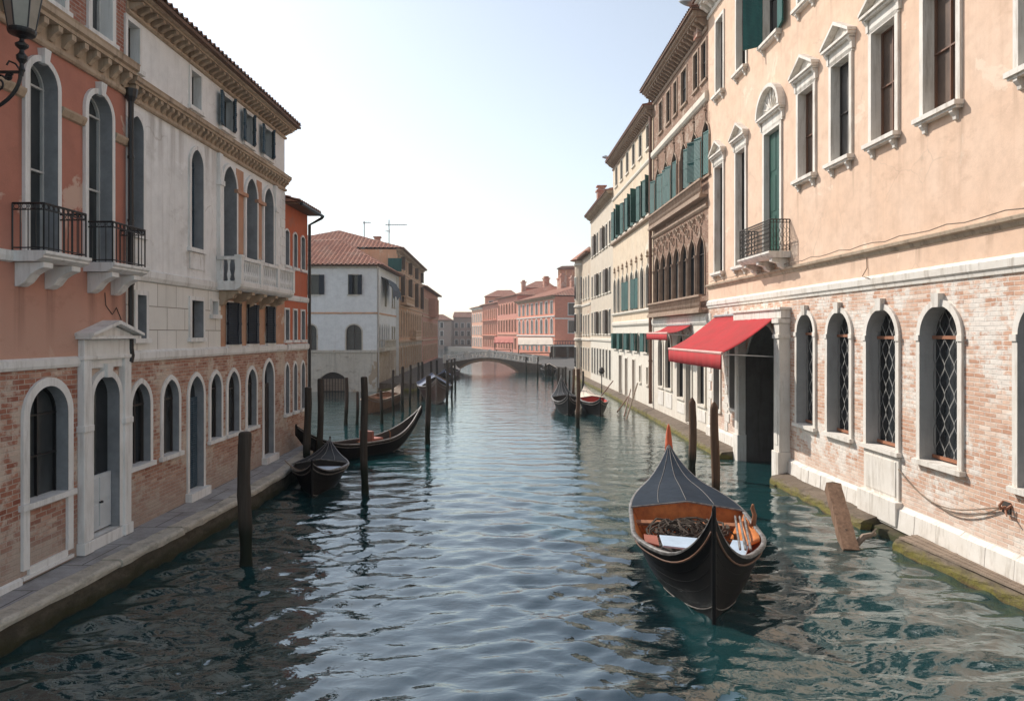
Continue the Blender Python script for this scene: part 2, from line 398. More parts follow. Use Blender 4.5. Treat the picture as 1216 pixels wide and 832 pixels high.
def watermat():
    k = NT('canal_water')
    b = k.b
    k.put(b.inputs['Base Color'], (0.008, 0.040, 0.043))
    k.put(b.inputs['Roughness'], 0.035)
    k.put(b.inputs['IOR'], 1.42)
    k.put(b.inputs['Specular IOR Level'], 0.95)
    n1 = k.noise(k.mapped((0.75, 1.25, 1)), 2.4, 3, 0.5, 0.6)
    n2 = k.noise(k.mapped((0.8, 1.6, 1), (5, 2, 0)), 6.5, 3, 0.55, 0.3)
    n3 = k.noise(k.mapped((0.6, 1.0, 1), (1, 7, 0)), 0.8, 2, 0.5, 0.5)
    h = k.n('Math', {0: n1, 1: k.mul(n2, 0.2)}, operation='ADD').outputs[0]
    h = k.n('Math', {0: h, 1: k.mul(n3, 1.6)}, operation='ADD').outputs[0]
    nrm = k.bump(h, 0.36, 0.06)
    k.put(b.inputs['Normal'], nrm)
    # extra sheen mixed in to brighten the water beyond its plain reflection
    gl = k.n('BsdfGlossy', {'Color': (0.86, 0.97, 1.0), 'Roughness': 0.045, 'Normal': nrm})
    mx = k.n('MixShader', {0: 0.12, 1: b.outputs[0], 2: gl.outputs[0]})
    k.t.links.new(mx.outputs[0], k.t.nodes['Material Output'].inputs['Surface'])
    return k.m


M['water'] = watermat()


# ------------------------------------------------------------------ mesh helpers
class MB:
    def __init__(s):
        s.v, s.f = [], []

    def add(s, vs, fs):
        o = len(s.v)
        s.v.extend(vs)
        s.f.extend([tuple(i + o for i in f) for f in fs])
        return s

    def poly(s, *vs):
        return s.add(list(vs), [tuple(range(len(vs)))])

    def box(s, x0, x1, y0, y1, z0, z1):
        v = [(x0, y0, z0), (x1, y0, z0), (x1, y1, z0), (x0, y1, z0), (x0, y0, z1), (x1, y0, z1), (x1, y1, z1), (x0, y1, z1)]
        return s.add(v, [(3, 2, 1, 0), (4, 5, 6, 7), (0, 1, 5, 4), (1, 2, 6, 5), (2, 3, 7, 6), (3, 0, 4, 7)])

    def hexa(s, lo, hi):
        # lo, hi: four points each, anticlockwise from above
        return s.add(list(lo) + list(hi), [(3, 2, 1, 0), (4, 5, 6, 7), (0, 1, 5, 4), (1, 2, 6, 5), (2, 3, 7, 6), (3, 0, 4, 7)])

    def prism_x(s, prof, x0, x1):
        # a profile of (y, z) points run along x
        n = len(prof)
        v = [(x0, y, z) for y, z in prof] + [(x1, y, z) for y, z in prof]
        f = [(i, (i + 1) % n, n + (i + 1) % n, n + i) for i in range(n)]
        return s.add(v, f + [tuple(range(n - 1, -1, -1)), tuple(range(n, 2 * n))])

    def prism_y(s, prof, y0, y1):
        # a profile of (x, z) points run along y
        n = len(prof)
        v = [(x, y0, z) for x, z in prof] + [(x, y1, z) for x, z in prof]
        f = [((i + 1) % n, i, n + i, n + (i + 1) % n) for i in range(n)]
        return s.add(v, f + [tuple(range(n)), tuple(range(2 * n - 1, n - 1, -1))])

    def tube(s, pts, r, n=8, cap=True):
        pts = [Vector(p) for p in pts]
        rs = r if isinstance(r, (list, tuple)) else [r] * len(pts)
        o = len(s.v)
        up = None
        for i, p in enumerate(pts):
            d = (pts[min(i + 1, len(pts) - 1)] - pts[max(i - 1, 0)])
            if d.length < 1e-9:
                d = Vector((0, 0, 1))
            d.normalize()
            if up is None:
                up = d.orthogonal().normalized()
            a = (up - d * up.dot(d))
            a = a.normalized() if a.length > 1e-6 else d.orthogonal().normalized()
            up = a
            b = d.cross(a)
            for k in range(n):
                t = 2 * math.pi * k / n
                s.v.append(tuple(p + (a * math.cos(t) + b * math.sin(t)) * rs[i]))
        for i in range(len(pts) - 1):
            for k in range(n):
                s.f.append((o + i * n + k, o + i * n + (k + 1) % n, o + (i + 1) * n + (k + 1) % n, o + (i + 1) * n + k))
        if cap:
            s.f.append(tuple(o + k for k in range(n - 1, -1, -1)))
            e = o + (len(pts) - 1) * n
            s.f.append(tuple(e + k for k in range(n)))
        return s

    def lathe(s, prof, c, n=14):
        # prof: (radius, z) from bottom to top
        return s.tube([(c[0], c[1], c[2] + z) for r, z in prof], [r for r, z in prof], n)

    def grid(s, rows):
        # rows: equal-length lists of points
        o = len(s.v)
        m = len(rows[0])
        for r in rows:
            s.v.extend(r)
        for i in range(len(rows) - 1):
            for j in range(m - 1):
                a = o + i * m + j
                s.f.append((a, a + 1, a + m + 1, a + m))
        return s

    def build(s, name, mat, parent=None, M4=None, smooth=False, bevel=0.0, recalc=False):
        me = bpy.data.meshes.new(name)
        me.from_pydata(s.v, [], s.f)
        me.materials.append(mat)
        if smooth:
            me.polygons.foreach_set('use_smooth', [True] * len(me.polygons))
        me.update()
        if recalc:
            import bmesh
            bm = bmesh.new()
            bm.from_mesh(me)
            bmesh.ops.remove_doubles(bm, verts=bm.verts, dist=1e-5)
            bmesh.ops.recalc_face_normals(bm, faces=bm.faces)
            bm.to_mesh(me)
            bm.free()
        o = bpy.data.objects.new(name, me)
        COL.objects.link(o)
        if parent is not None:
            o.parent = parent
        if M4 is not None:
            o.matrix_local = M4
        if bevel > 0:
            b = o.modifiers.new('soft_edges', 'BEVEL')
            b.width = bevel
            b.segments = 2
            b.limit_method = 'ANGLE'
        return o


def tag(o, label=None, cat=None, group=None, kind=None):
    if label:
        o['label'] = label
    if cat:
        o['category'] = cat
    if group:
        o['group'] = group
    if kind:
        o['kind'] = kind
    return o


def empty(name, loc, rz=0.0):
    o = bpy.data.objects.new(name, None)
    o.empty_display_size = 0.3
    COL.objects.link(o)
    o.location = loc
    o.rotation_euler = (0, 0, rz)
    return o


def at(px, py, Y):
    return Vector(((px - HX) / FPX * Y, Y, CAMZ - (py - HY) / FPX * Y))


def ground_y(py, z=0.0):
    return FPX * (CAMZ - z) / (py - HY)


# ------------------------------------------------------------------ facades
def outline(u0, u1, z0, z1, arch='flat', n=9, rise=None):
    w = u1 - u0
    c = (u0 + u1) / 2
    if arch == 'flat':
        return [(u0, z0), (u0, z1), (u1, z1), (u1, z0)]
    rise = rise or {'round': 0.5, 'point': 0.78, 'seg': 0.16, 'ogee': 0.95}[arch] * w
    zs = z1 - rise
    left = []
    for i in range(n + 1):
        t = i / n
        if arch == 'round':
            a = math.pi * (1 - t / 2)
            left.append((c + w / 2 * math.cos(a), zs + rise * math.sin(a)))
        elif arch == 'seg':
            uu = -1 + t
            left.append((c + w / 2 * uu, zs + rise * (1 - uu * uu)))
        elif arch == 'point':
            r = (w * w / 4 + rise * rise) / w
            top = math.atan2(rise, r - w / 2)
            a = math.pi - top * t
            left.append((u0 + r + r * math.cos(a), zs + r * math.sin(a)))
        else:
            uu = u0 + w / 2 * (1 - (1 - t) ** 1.35)
            left.append((uu, zs + rise * (0.62 * math.sqrt(max(0, 1 - (1 - t) ** 2.4)) + 0.38 * t ** 7)))
    right = [(2 * c - u, z) for u, z in reversed(left[:-1])]
    return [(u0, z0)] + left + right + [(u1, z0)]


WR = random.Random(77)


class Facade:
    """A flat front running from P0 to P1 (x, y), facing to the right of that direction; local x along it, y into the house, z up."""

    def __init__(s, P0, P1, root=None, name=None, label=None, cat='building', group=None):
        s.P0, s.P1 = Vector((P0[0], P0[1], 0)), Vector((P1[0], P1[1], 0))
        d = s.P1 - s.P0
        s.L = d.length
        s.t = d.normalized()
        s.rz = math.atan2(d.y, d.x)
        mw = Matrix.Translation(s.P0) @ Matrix.Rotation(s.rz, 4, 'Z')
        if root is None:
            s.root = empty(name, s.P0, s.rz)
            s.rootm = mw
            tag(s.root, label, cat, group)
            s.M = Matrix.Identity(4)
        else:
            s.root, s.rootm = root.root, root.rootm
            s.M = s.rootm.inverted() @ mw
        s.holes = []

    def u(s, px):
        # where the sight line of a column of the photograph meets this front
        k = (px - HX) / FPX
        Y = (s.P0.x - s.P0.y * s.t.x / s.t.y) / (k - s.t.x / s.t.y) if abs(s.t.y) > 1e-6 else s.P0.y
        if abs(s.t.y) > 1e-6:
            return (Y - s.P0.y) / s.t.y
        return (k * s.P0.y - s.P0.x) / s.t.x

    def yof(s, u):
        return (s.P0 + s.t * u).y

    def z(s, u, py):
        return CAMZ + (HY - py) * s.yof(u) / FPX

    def put(s, mb, name, mat, parent=None, **kw):
        if parent is None:
            return mb.build(name, M[mat], s.root, s.M, **kw)
        return mb.build(name, M[mat], parent, None, **kw)

    def wall(s, name, mat, u0, u1, z0, z1, y=0.0, **kw):
        hs = [h for h in s.holes if h[0] < u1 - 1e-4 and h[1] > u0 + 1e-4 and h[2] < z1 - 1e-4 and h[3] > z0 + 1e-4]
        us = sorted({u0, u1} | {min(max(v, u0), u1) for h in hs for v in h[:2]})
        zs = sorted({z0, z1} | {min(max(v, z0), z1) for h in hs for v in h[2:4]})
        mb = MB()
        for i in range(len(us) - 1):
            for j in range(len(zs) - 1):
                a, b, c, d = us[i], us[i + 1], zs[j], zs[j + 1]
                if b - a < 1e-5 or d - c < 1e-5:
                    continue
                mu, mz = (a + b) / 2, (c + d) / 2
                if any(h[0] < mu < h[1] and h[2] < mz < h[3] for h in hs):
                    continue
                mb.poly((a, y, c), (b, y, c), (b, y, d), (a, y, d))
        for h in hs:
            if h[4] != 'flat':
                o = outline(*h[:5], rise=h[5])[1:-1]
                for p, q in zip(o[:-1], o[1:]):
                    if abs(q[0] - p[0]) > 1e-5:
                        mb.poly((p[0], y, p[1]), (q[0], y, q[1]), (q[0], y, h[3]), (p[0], y, h[3]))
        return s.put(mb, name, mat, **kw)

    def window(s, u0, u1, z0, z1, arch='flat', rise=None, depth=0.2, sur=0.1, proud=0.03, mat='stone_left', pane='glass', frame='frame_dark',
               bars=(1, 1), sill=True, sillp=0.09, head=None, bar_w=0.035, keystone=False, name='window', reveal=None, wsur0=True, hole=True, label=None):
        if hole:
            s.holes.append((u0, u1, z0, z1, arch, rise))
        oi = outline(u0, u1, z0, z1, arch, rise=rise)
        w = u1 - u0
        rr = None
        if arch != 'flat':
            ri = rise or {'round': 0.5, 'point': 0.78, 'seg': 0.16, 'ogee': 0.95}[arch] * w
            rr = ri + sur
        oo = outline(u0 - sur, u1 + sur, z0, z1 + sur, arch, rise=rr)
        mb = MB()
        for (a, b), (c, d) in zip(zip(oi[:-1], oi[1:]), zip(oo[:-1], oo[1:])):
            mb.poly((a[0], -proud, a[1]), (b[0], -proud, b[1]), (d[0], -proud, d[1]), (c[0], -proud, c[1]))
            mb.poly((c[0], -proud, c[1]), (d[0], -proud, d[1]), (d[0], 0.002, d[1]), (c[0], 0.002, c[1]))
            if reveal is None:
                mb.poly((a[0], depth, a[1]), (b[0], depth, b[1]), (b[0], -proud, b[1]), (a[0], -proud, a[1]))
        mb.poly((u0, -proud, z0), (u0, depth + 0.02, z0), (u1, depth + 0.02, z0), (u1, -proud, z0))
        if keystone:
            c = (u0 + u1) / 2
            kw = min(0.11, w * 0.1)
            mb.hexa([(c - kw * .8, -proud - .05, z1 - 0.03), (c + kw * .8, -proud - .05, z1 - 0.03), (c + kw * .8, .0, z1 - 0.03), (c - kw * .8, .0, z1 - 0.03)],
                    [(c - kw * 1.2, -proud - .07, z1 + sur + .12), (c + kw * 1.2, -proud - .07, z1 + sur + .12), (c + kw * 1.2, .0, z1 + sur + .12), (c - kw * 1.2, .0, z1 + sur + .12)])
        if pane == 'glass' and bars is not None:
            q = WR.random()
            pane = 'glass' if q < .6 else 'glass_grey' if q < .82 else 'grey_curtain'
        win = s.put(mb, name, mat)
        if label:
            win['label'] = label
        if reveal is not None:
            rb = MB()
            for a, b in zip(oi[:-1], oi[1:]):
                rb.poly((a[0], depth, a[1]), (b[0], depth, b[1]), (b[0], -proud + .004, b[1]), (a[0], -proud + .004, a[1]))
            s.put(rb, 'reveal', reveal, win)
        pb = MB()
        pb.poly(*[(u, depth, z) for u, z in oi])
        s.put(pb, 'pane', pane, win)
        if bars is not None:
            fb = MB()
            oin = outline(u0 + bar_w, u1 - bar_w, z0, z1 - bar_w, arch, rise=(rr - sur - bar_w) if rr else None)
            y = depth - 0.05
            for (a, b), (c, d) in zip(zip(oi[:-1], oi[1:]), zip(oin[:-1], oin[1:])):
                fb.poly((a[0], y, a[1]), (b[0], y, b[1]), (d[0], y, d[1]), (c[0], y, c[1]))
                fb.poly((c[0], y, c[1]), (d[0], y, d[1]), (d[0], depth, d[1]), (c[0], depth, c[1]))
            nv, nh = bars
            for i in range(1, nv + 1):
                x = u0 + w * i / (nv + 1)
                fb.box(x - bar_w / 2, x + bar_w / 2, y - .004, depth - .002, z0 + .01, z1 - (0.02 if arch == 'flat' or nv == 1 else w * .3))
            zs = z1 - (rr - sur if rr else 0)
            for i in range(1, nh + 1):
                zz = z0 + (zs - z0) * i / (nh if arch in ('round', 'point', 'ogee') else nh + 1)
                fb.box(u0 + .005, u1 - .005, y - .008, depth - .004, zz - bar_w / 2, zz + bar_w / 2)
            s.put(fb, 'frame', frame, win)
        if sill:
            sb = MB()
            e = sur + 0.05
            sb.box(u0 - e, u1 + e, -sillp, 0.004, z0 - 0.10, z0 - 0.003)
            if sill == 'bracket':
                sb.box(u0 - e + .03, u1 + e - .03, -sillp * .75, 0.003, z0 - 0.15, z0 - 0.10)
                for x in (u0 - .02, u1 - .08):
                    sb.prism_x([(0.002, z0 - .15), (-sillp * .7, z0 - .15), (-sillp * .7, z0 - .2), (-sillp * .35, z0 - .28), (-sillp * .3, z0 - .34), (0.002, z0 - .36)], x, x + .10)
            s.put(sb, 'sill', mat, win)
        return win

    def shutters(s, win, u0, u1, z0, z1, mat='shutter_green', ang=(70, 70), y=-0.06, gap=0.0, width=None):
        # a pair of leaves hinged at the jambs; ang = degrees open from closed
        w = (u1 - u0) / 2 if width is None else width
        out = []
        for side, a in zip((-1, 1), ang):
            if a is None:
                continue
            hx = u0 if side < 0 else u1
            t = R(a)
            dx, dy = (math.cos(t) * -side, -math.sin(t))
            nx, ny = (dy * 0.022, -dx * 0.022)
            p = [(hx - nx, y - ny), (hx + dx * w - nx, y + dy * w - ny), (hx + dx * w + nx, y + dy * w + ny), (hx + nx, y + ny)]
            mb = MB()
            mb.hexa([(q[0], q[1], z0) for q in p], [(q[0], q[1], z1) for q in p])
            # rails and stiles standing proud of the louvres
            nx2, ny2 = nx * 1.45, ny * 1.45
            for za, zb in ((z0, z0 + .07), (z1 - .07, z1), ((z0 + z1) / 2 - .035, (z0 + z1) / 2 + .035)):
                q = [(hx - nx2, y - ny2), (hx + dx * w - nx2, y + dy * w - ny2), (hx + dx * w + nx2, y + dy * w + ny2), (hx + nx2, y + ny2)]
                mb.hexa([(c[0], c[1], za - .002) for c in q], [(c[0], c[1], zb + .002) for c in q])
            out.append(s.put(mb, 'shutter', mat, win, recalc=True))
        return out

    def band(s, name, mat, u0, u1, prof, parent=None, extra=None, **kw):
        mb = MB()
        mb.prism_x([(-p, z) for p, z in prof], u0, u1)
        if extra:
            extra(mb)
        return s.put(mb, name, mat, parent, **kw)

    def cornice(s, name, mat, u0, u1, z0, z1, proj=0.3, pitch=0.3, mod_w=0.12, parent=None):
        # lower fillet, a row of brackets and a projecting crown
        h = z1 - z0
        mb = MB()
        e = .002
        mb.prism_x([(e, z0), (-.05, z0), (-.08, z0 + .06 * h), (-.08, z0 + .16 * h), (-.03, z0 + .2 * h), (e, z0 + .2 * h)], u0, u1)
        mb.prism_x([(e, z0 + .2 * h), (-.02, z0 + .2 * h), (-.02, z0 + .66 * h), (e, z0 + .66 * h)], u0, u1)
        mb.prism_x([(e, z0 + .66 * h), (-proj * .8, z0 + .66 * h), (-proj * .8, z0 + .76 * h), (-proj, z0 + .8 * h), (-proj, z0 + .94 * h), (-proj * 1.06, z1), (e, z1)], u0, u1)
        n = max(1, int((u1 - u0) / pitch))
        st = (u1 - u0) / n
        for i in range(n):
            x = u0 + (i + .5) * st
            mb.prism_x([(-.018, z0 + .28 * h), (-proj * .2, z0 + .26 * h), (-proj * .45, z0 + .42 * h), (-proj * .72, z0 + .5 * h), (-proj * .72, z0 + .655 * h), (-.018, z0 + .655 * h)], x - mod_w / 2, x + mod_w / 2)
        return s.put(mb, name, mat, parent)

    def body(s, mat, depth, z0, z1, name='side_wall', ends=(True, True), y0=0.0):
        mb = MB()
        L = s.L
        if ends[0]:
            mb.poly((0, y0, z0), (0, y0, z1), (0, depth, z1), (0, depth, z0))
        if ends[1]:
            mb.poly((L, y0, z0), (L, depth, z0), (L, depth, z1), (L, y0, z1))
        mb.poly((0, depth, z0), (0, depth, z1), (L, depth, z1), (L, depth, z0))
        mb.poly((0, y0 + .01, z1 - .03), (L, y0 + .01, z1 - .03), (L, depth, z1 - .03), (0, depth, z1 - .03))
        return s.put(mb, name, mat)

    def roof(s, mat, z, depth, over=0.5, rise=1.6, ends=0.15, hip=(0, 0), name='roof', pitch=0.24, u0=None, u1=None):
        u0 = -ends if u0 is None else u0
        u1 = s.L + ends if u1 is None else u1
        mb = MB()
        tile_sheet(mb, (u0, -over, z), (u1, -over, z), (u1 - hip[1], depth / 2, z + rise), (u0 + hip[0], depth / 2, z + rise), pitch)
        tile_sheet(mb, (u1, depth + over, z), (u0, depth + over, z), (u0 + hip[0], depth / 2, z + rise), (u1 - hip[1], depth / 2, z + rise), pitch)
        if hip[0]:
            tile_sheet(mb, (u0, depth + over, z), (u0, -over, z), (u0 + hip[0], depth / 2, z + rise), (u0 + hip[0], depth / 2, z + rise), pitch)
        else:
            mb.poly((u0, -over, z - .03), (u0, depth / 2, z + rise - .03), (u0, depth + over, z - .03))
        if hip[1]:
            tile_sheet(mb, (u1, -over, z), (u1, depth + over, z), (u1 - hip[1], depth / 2, z + rise), (u1 - hip[1], depth / 2, z + rise), pitch)
        else:
            mb.poly((u1, -over, z - .03), (u1, depth + over, z - .03), (u1, depth / 2, z + rise - .03))
        r = s.put(mb, name, mat)
        # soffit and eaves board
        eb = MB()
        eb.box(u0 + .02, u1 - .02, -over + .03, 0.0, z - .10, z - .055)
        eb.box(u0 + .02, u1 - .02, -over + .01, -over + .03, z - .11, z - .035)
        if hip[1]:
            eb.box(s.L + .001, u1 - .03, 0.0, depth, z - .10, z - .055)
        s.put(eb, 'eaves', 'door_brown', r)
        return r


def tile_sheet(mb, A, B, C, D, pitch=0.24):
    # rounded clay tiles: A-B eave, D-C ridge
    A, B, C, D = map(Vector, (A, B, C, D))
    L = (B - A).length
    n = max(2, int(round(L / pitch)))
    m = n * 4
    run = ((C + D) / 2 - (A + B) / 2).length
    k = max(2, min(26, int(run / 0.33)))
    nrm = (B - A).cross(D - A).normalized()
    if nrm.z < 0:
        nrm = -nrm
    e = (B - A) / L
    sD, sC = (D - A).dot(e), (C - A).dot(e)
    up = (D - A) - e * sD

    def tmax(s):
        t = 1.0
        if sD > 1e-4 and s < sD:
            t = s / sD
        if L - sC > 1e-4 and s > sC:
            t = min(t, (L - s) / (L - sC))
        return t
    rows = []
    for j in range(k + 1):
        for lift in ((0.0, 0.035) if 0 < j < k else ((0.035,) if j == 0 else (0.0,))):
            t = j / k
            row = []
            for i in range(m + 1):
                q = i / m
                tm = tmax(q * L)
                p = A + e * (q * L) + up * min(t, tm)
                if t < tm:
                    p = p + nrm * (lift + 0.045 * math.sin(2 * math.pi * q * n))
                else:
                    p = p + nrm * 0.03
                row.append(tuple(p))
            rows.append(row)
    mb.grid(rows)


def railing(mb, pts, z0, z1, pitch=0.11, r=0.009, scroll=False, rail=0.018):
    # iron rail following pts (x, y): bars, top, bottom and middle rails
    for (a, b) in zip(pts[:-1], pts[1:]):
        a, b = Vector((a[0], a[1], 0)), Vector((b[0], b[1], 0))
        n = max(1, int((b - a).length / pitch))
        d = (b - a) / n
        zt = z1 - 0.10
        for i in range(n + 1):
            p = a + d * i
            mb.tube([(p.x, p.y, z0), (p.x, p.y, z1)], r * (1.6 if i in (0, n) else 1.0), 5, False)
            if i < n:
                c = a + d * (i + .5)
                ring = []
                for k in range(9):
                    t = 2 * math.pi * k / 8
                    q = c + d.normalized() * (min(d.length / 2, .05) * .9 * math.cos(t))
                    ring.append((q.x, q.y, z1 - .05 + .042 * math.sin(t)))
                mb.tube(ring, r * .7, 4, False)
                if scroll:
                    for zc in (z0 + (zt - z0) * .2, z0 + (zt - z0) * .5, z0 + (zt - z0) * .8):
                        cur = []
                        for k in range(11):
                            t = k / 10
                            q = c + d * (.42 * math.sin(2 * math.pi * t))
                            cur.append((q.x, q.y, zc + (t - .5) * (zt - z0) * .3))
                        mb.tube(cur, r * .8, 4, False)
        for zz, rr in ((z1, rail), (z1 - .10, r * 1.1), (z0 + .05, r * 1.2)):
            mb.tube([(a.x, a.y, zz), (b.x, b.y, zz)], rr, 6)


def balustrade(mb, pts, z0, z1, pitch=0.2, r=0.05, thick=0.11, panel=False):
    for (a, b) in zip(pts[:-1], pts[1:]):
        a, b = Vector((a[0], a[1], 0)), Vector((b[0], b[1], 0))
        d = (b - a).normalized()
        nn = Vector((-d.y, d.x, 0)) * thick / 2
        for za, zb, e in ((z0, z0 + .08, 1.1), (z1 - .09, z1, 1.35)):
            q = [a - nn * e, b - nn * e, b + nn * e, a + nn * e]
            mb.hexa([(p.x, p.y, za) for p in q], [(p.x, p.y, zb) for p in q])
        n = max(1, int((b - a).length / pitch))
        for i in range(n):
            p = a + (b - a) * ((i + .5) / n)
            h = z1 - z0 - .17
            mb.lathe([(r * .9, 0), (r * .5, .08 * h), (r, .3 * h), (r * .45, .55 * h), (r * .5, .8 * h), (r * .9, h)], (p.x, p.y, z0 + .08), 7)


# ------------------------------------------------------------------ water and quays
def lx(Y):
    return -8.254 + 0.02 * Y          # left house fronts


def rx(Y):
    return 9.163 - 0.027 * Y          # right house fronts


def water():
    ys = [6.0]
    while ys[-1] < 75:
        ys.append(ys[-1] + 0.055 * (ys[-1] / 9.0) ** 1.25)
    ys = np.array([-40, -20, -8, 0, 3, 5] + ys + [90, 110, 140, 180, 240, 320, 450, 700], float)
    xs = np.arange(-9.3, 9.6, 0.062)
    xs = np.concatenate([[-500, -250, -120, -60, -35, -22, -15, -11], xs, [11, 15, 22, 35, 60, 120, 250, 500]])
    X, Y = np.meshgrid(xs, ys)
    rng = np.random.RandomState(4)
    H = np.zeros_like(X)
    dy = np.gradient(ys)[:, None] * np.ones_like(X)
    warp = 0.35 * np.sin(X * 0.7 + 0.4 * Y) + 0.3 * np.sin(Y * 0.53 - X * 0.31 + 1.0)
    for i in range(64):
        lam = 0.22 * (5.6 ** rng.rand())
        th = R(90) + rng.normal(0, 0.5)
        k = 2 * math.pi / lam
        amp = 0.0074 * lam ** 0.92 * (0.6 + 0.8 * rng.rand())
        ph = k * (math.cos(th) * X + math.sin(th) * Y) + warp * rng.normal(0, 1.4) + rng.rand() * 6.28
        s = np.sin(ph)
        fade = np.clip((lam / 3.2 - dy) / (lam / 5.0), 0, 1)
        H += amp * fade * (s + 0.22 * np.cos(2 * ph))
    patch = 0.72 + 0.3 * np.sin(X * 0.35 + Y * 0.22) * np.sin(Y * 0.17 - 0.5 * X + 2)
    H *= patch * np.interp(Y, [12, 30, 65], [1.0, 0.75, 0.42])
    out = (np.abs(X) > 9.6)
    H[out] = 0
    n, m = X.shape
    co = np.stack([X, Y, H], -1).reshape(-1, 3).astype(np.float32)
    a = (np.arange(n - 1)[:, None] * m + np.arange(m - 1)[None, :]).ravel()
    q = np.stack([a, a + 1, a + m + 1, a + m], -1).astype(np.int32)
    me = bpy.data.meshes.new('water')
    me.vertices.add(len(co))
    me.vertices.foreach_set('co', co.ravel())
    me.loops.add(q.size)
    me.loops.foreach_set('vertex_index', q.ravel())
    me.polygons.add(len(q))
    me.polygons.foreach_set('loop_start', np.arange(0, q.size, 4, dtype=np.int32))
    me.polygons.foreach_set('use_smooth', np.ones(len(q), bool))
    me.update()
    me.validate()
    me.materials.append(M['water'])
    o = bpy.data.objects.new('water', me)
    COL.objects.link(o)
    o['kind'] = 'structure'


water()


def quay_left():
    E = [(3.0, -7.75), (10.2, -7.27), (17.4, -6.75), (21.1, -6.68), (24.2, -6.92), (27.0, -7.15)]   # (Y, X) of the edge
    zt = 0.52
    kw = 0.36

    def ex(Y):
        for (a, b), (c, d) in zip(E[:-1], E[1:]):
            if Y <= c:
                return b + (d - b) * (Y - a) / (c - a)
        return E[-1][1]
    pave, side = MB(), MB()
    ys = [3 + i * 0.5 for i in range(49)]
    pave.grid([[(lx(y) - .05, y, zt - .012), (ex(y) - kw + .01, y, zt - .012)] for y in ys])
    side.grid([[(ex(y) - .07 + .02 * math.sin(y * 2.3), y, zt - .15), (ex(y) - .03 + .03 * math.sin(y * 3.1), y, .1), (ex(y) + .02, y, -.6)] for y in ys])
    side.grid([[(ex(y) - kw, y, zt - .2), (ex(y) - .06, y, zt - .15)] for y in ys])
    side.poly((lx(27), 27, -.6), (ex(27) - .03, 27, -.6), (ex(27) - .03, 27, zt - .02), (lx(27), 27, zt - .02))
    tag(pave.build('quay_pavement', M['paving']), kind='structure')
    tag(side.build('quay_wall', M['quay_side']), 'dark algae stained wall under the left pavement kerb', 'quay wall')
    kb = MB()
    y = 3.0
    rnd = random.Random(3)
    while y < 26.9:
        L = min(rnd.uniform(1.1, 2.3), 27.0 - y)
        j = rnd.uniform(-.02, .02)
        dz = rnd.uniform(-.018, .012)
        a, b = y + .012, y + L - .012
        n = max(2, int(L / .25))
        rows = []
        for i in range(n + 1):
            yy = a + (b - a) * i / n
            x1 = ex(yy) + j + rnd.uniform(-.012, .012)
            x0 = ex(yy) - kw
            t = zt + dz + rnd.uniform(-.009, .009)
            rows.append([(x0, yy, zt - .2), (x0, yy, t), (x1 - .05, yy, t), (x1 - .008, yy, t - .03), (x1, yy, t - .07), (x1 - .012 + rnd.uniform(-.015, .012), yy, zt - .145 + rnd.uniform(-.012, .012)), (x0, yy, zt - .2)])
        kb.grid(rows)
        kb.poly(*rows[0][:-1])
        kb.poly(*rows[-1][:-1])
        y += L
    tag(kb.build('kerb', M['quay_edge']), kind='structure')


quay_left()

# ------------------------------------------------------------------ left bank: terracotta house
LY0, LY1, LY2, LY3 = 4.5, 14.75, 24.45, 27.0
Z0 = 0.50


def lp(Y):
    return (lx(Y), Y)


A = Facade(lp(LY0), lp(LY1), None, 'terracotta_house', 'terracotta red house with brick ground floor and two iron balconies', 'house')
Ld = {}
uA = A.u
# ground floor window with brick apron
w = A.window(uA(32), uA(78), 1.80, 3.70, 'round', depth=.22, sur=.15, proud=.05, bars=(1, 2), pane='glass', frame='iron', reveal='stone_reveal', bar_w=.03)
ap = MB()
a, b = uA(32) - .15, uA(78) + .15
ap.box(a, a + .15, -.05, .004, .72, 1.70)
ap.box(b - .15, b, -.05, .004, .72, 1.70)
ap.box(a + .15, b - .15, -.045, .004, .62, .74)
ap.box(a, b, -.06, .004, .56, .62)
A.put(ap, 'apron', 'stone_left', w)
# one more ground floor window before the picture edge
A.window(4.3, 5.3, 1.80, 3.70, 'round', depth=.22, sur=.15, proud=.05, bars=(1, 2), frame='iron', reveal='stone_reveal')
# doorway with pilasters, entablature and pediment
d0, d1 = uA(106), uA(137)
w = A.window(d0, d1, .74, 3.78, 'round', depth=.16, sur=.12, proud=.09, bars=None, sill=False, reveal='stone_reveal', name='doorway', keystone=True)
w.name = 'doorway'
db = MB()
db.box(d0 + .01, d1 - .01, .08, .13, .78, 1.86)
for x in (d0 + .05, (d0 + d1) / 2 + .02):
    db.box(x, x + (d1 - d0) / 2 - .08, .065, .085, .86, 1.28)
    db.box(x, x + (d1 - d0) / 2 - .08, .065, .085, 1.36, 1.80)
dd = A.put(db, 'door', 'door_white', w, bevel=.006)
hb = MB()
hb.lathe([(.02, 0), (.03, .02), (.02, .045)], ((d0 + d1) / 2 + .03, .03, 1.3), 8)
hb.box((d0 + d1) / 2, (d0 + d1) / 2 + .05, .03, .07, 1.30, 1.33)
A.put(hb, 'handle', 'iron', dd)
pb = MB()
for x0, x1 in ((d0 - .36, d0 - .12), (d1 + .12, d1 + .36)):
    pb.box(x0, x1, -.13, .004, .74, 4.12)
    pb.box(x0 - .03, x1 + .03, -.16, .004, .52, .74)
    pb.box(x0 - .03, x1 + .03, -.16, .004, 2.78, 2.90)
pb.box(d0 - .14, d1 + .14, -.10, .16, .50, .72)
pb.box(d0 - .12, d1 + .12, -.075, .0, 3.94, 4.12)
pb.box(d0 - .34, d1 + .34, -.12, .004, 4.13, 4.49)
pb.box(d0 - .40, d1 + .40, -.15, .004, 4.11, 4.18)
A.put(pb, 'portal', 'stone_left', w, bevel=.012)
pb = MB()
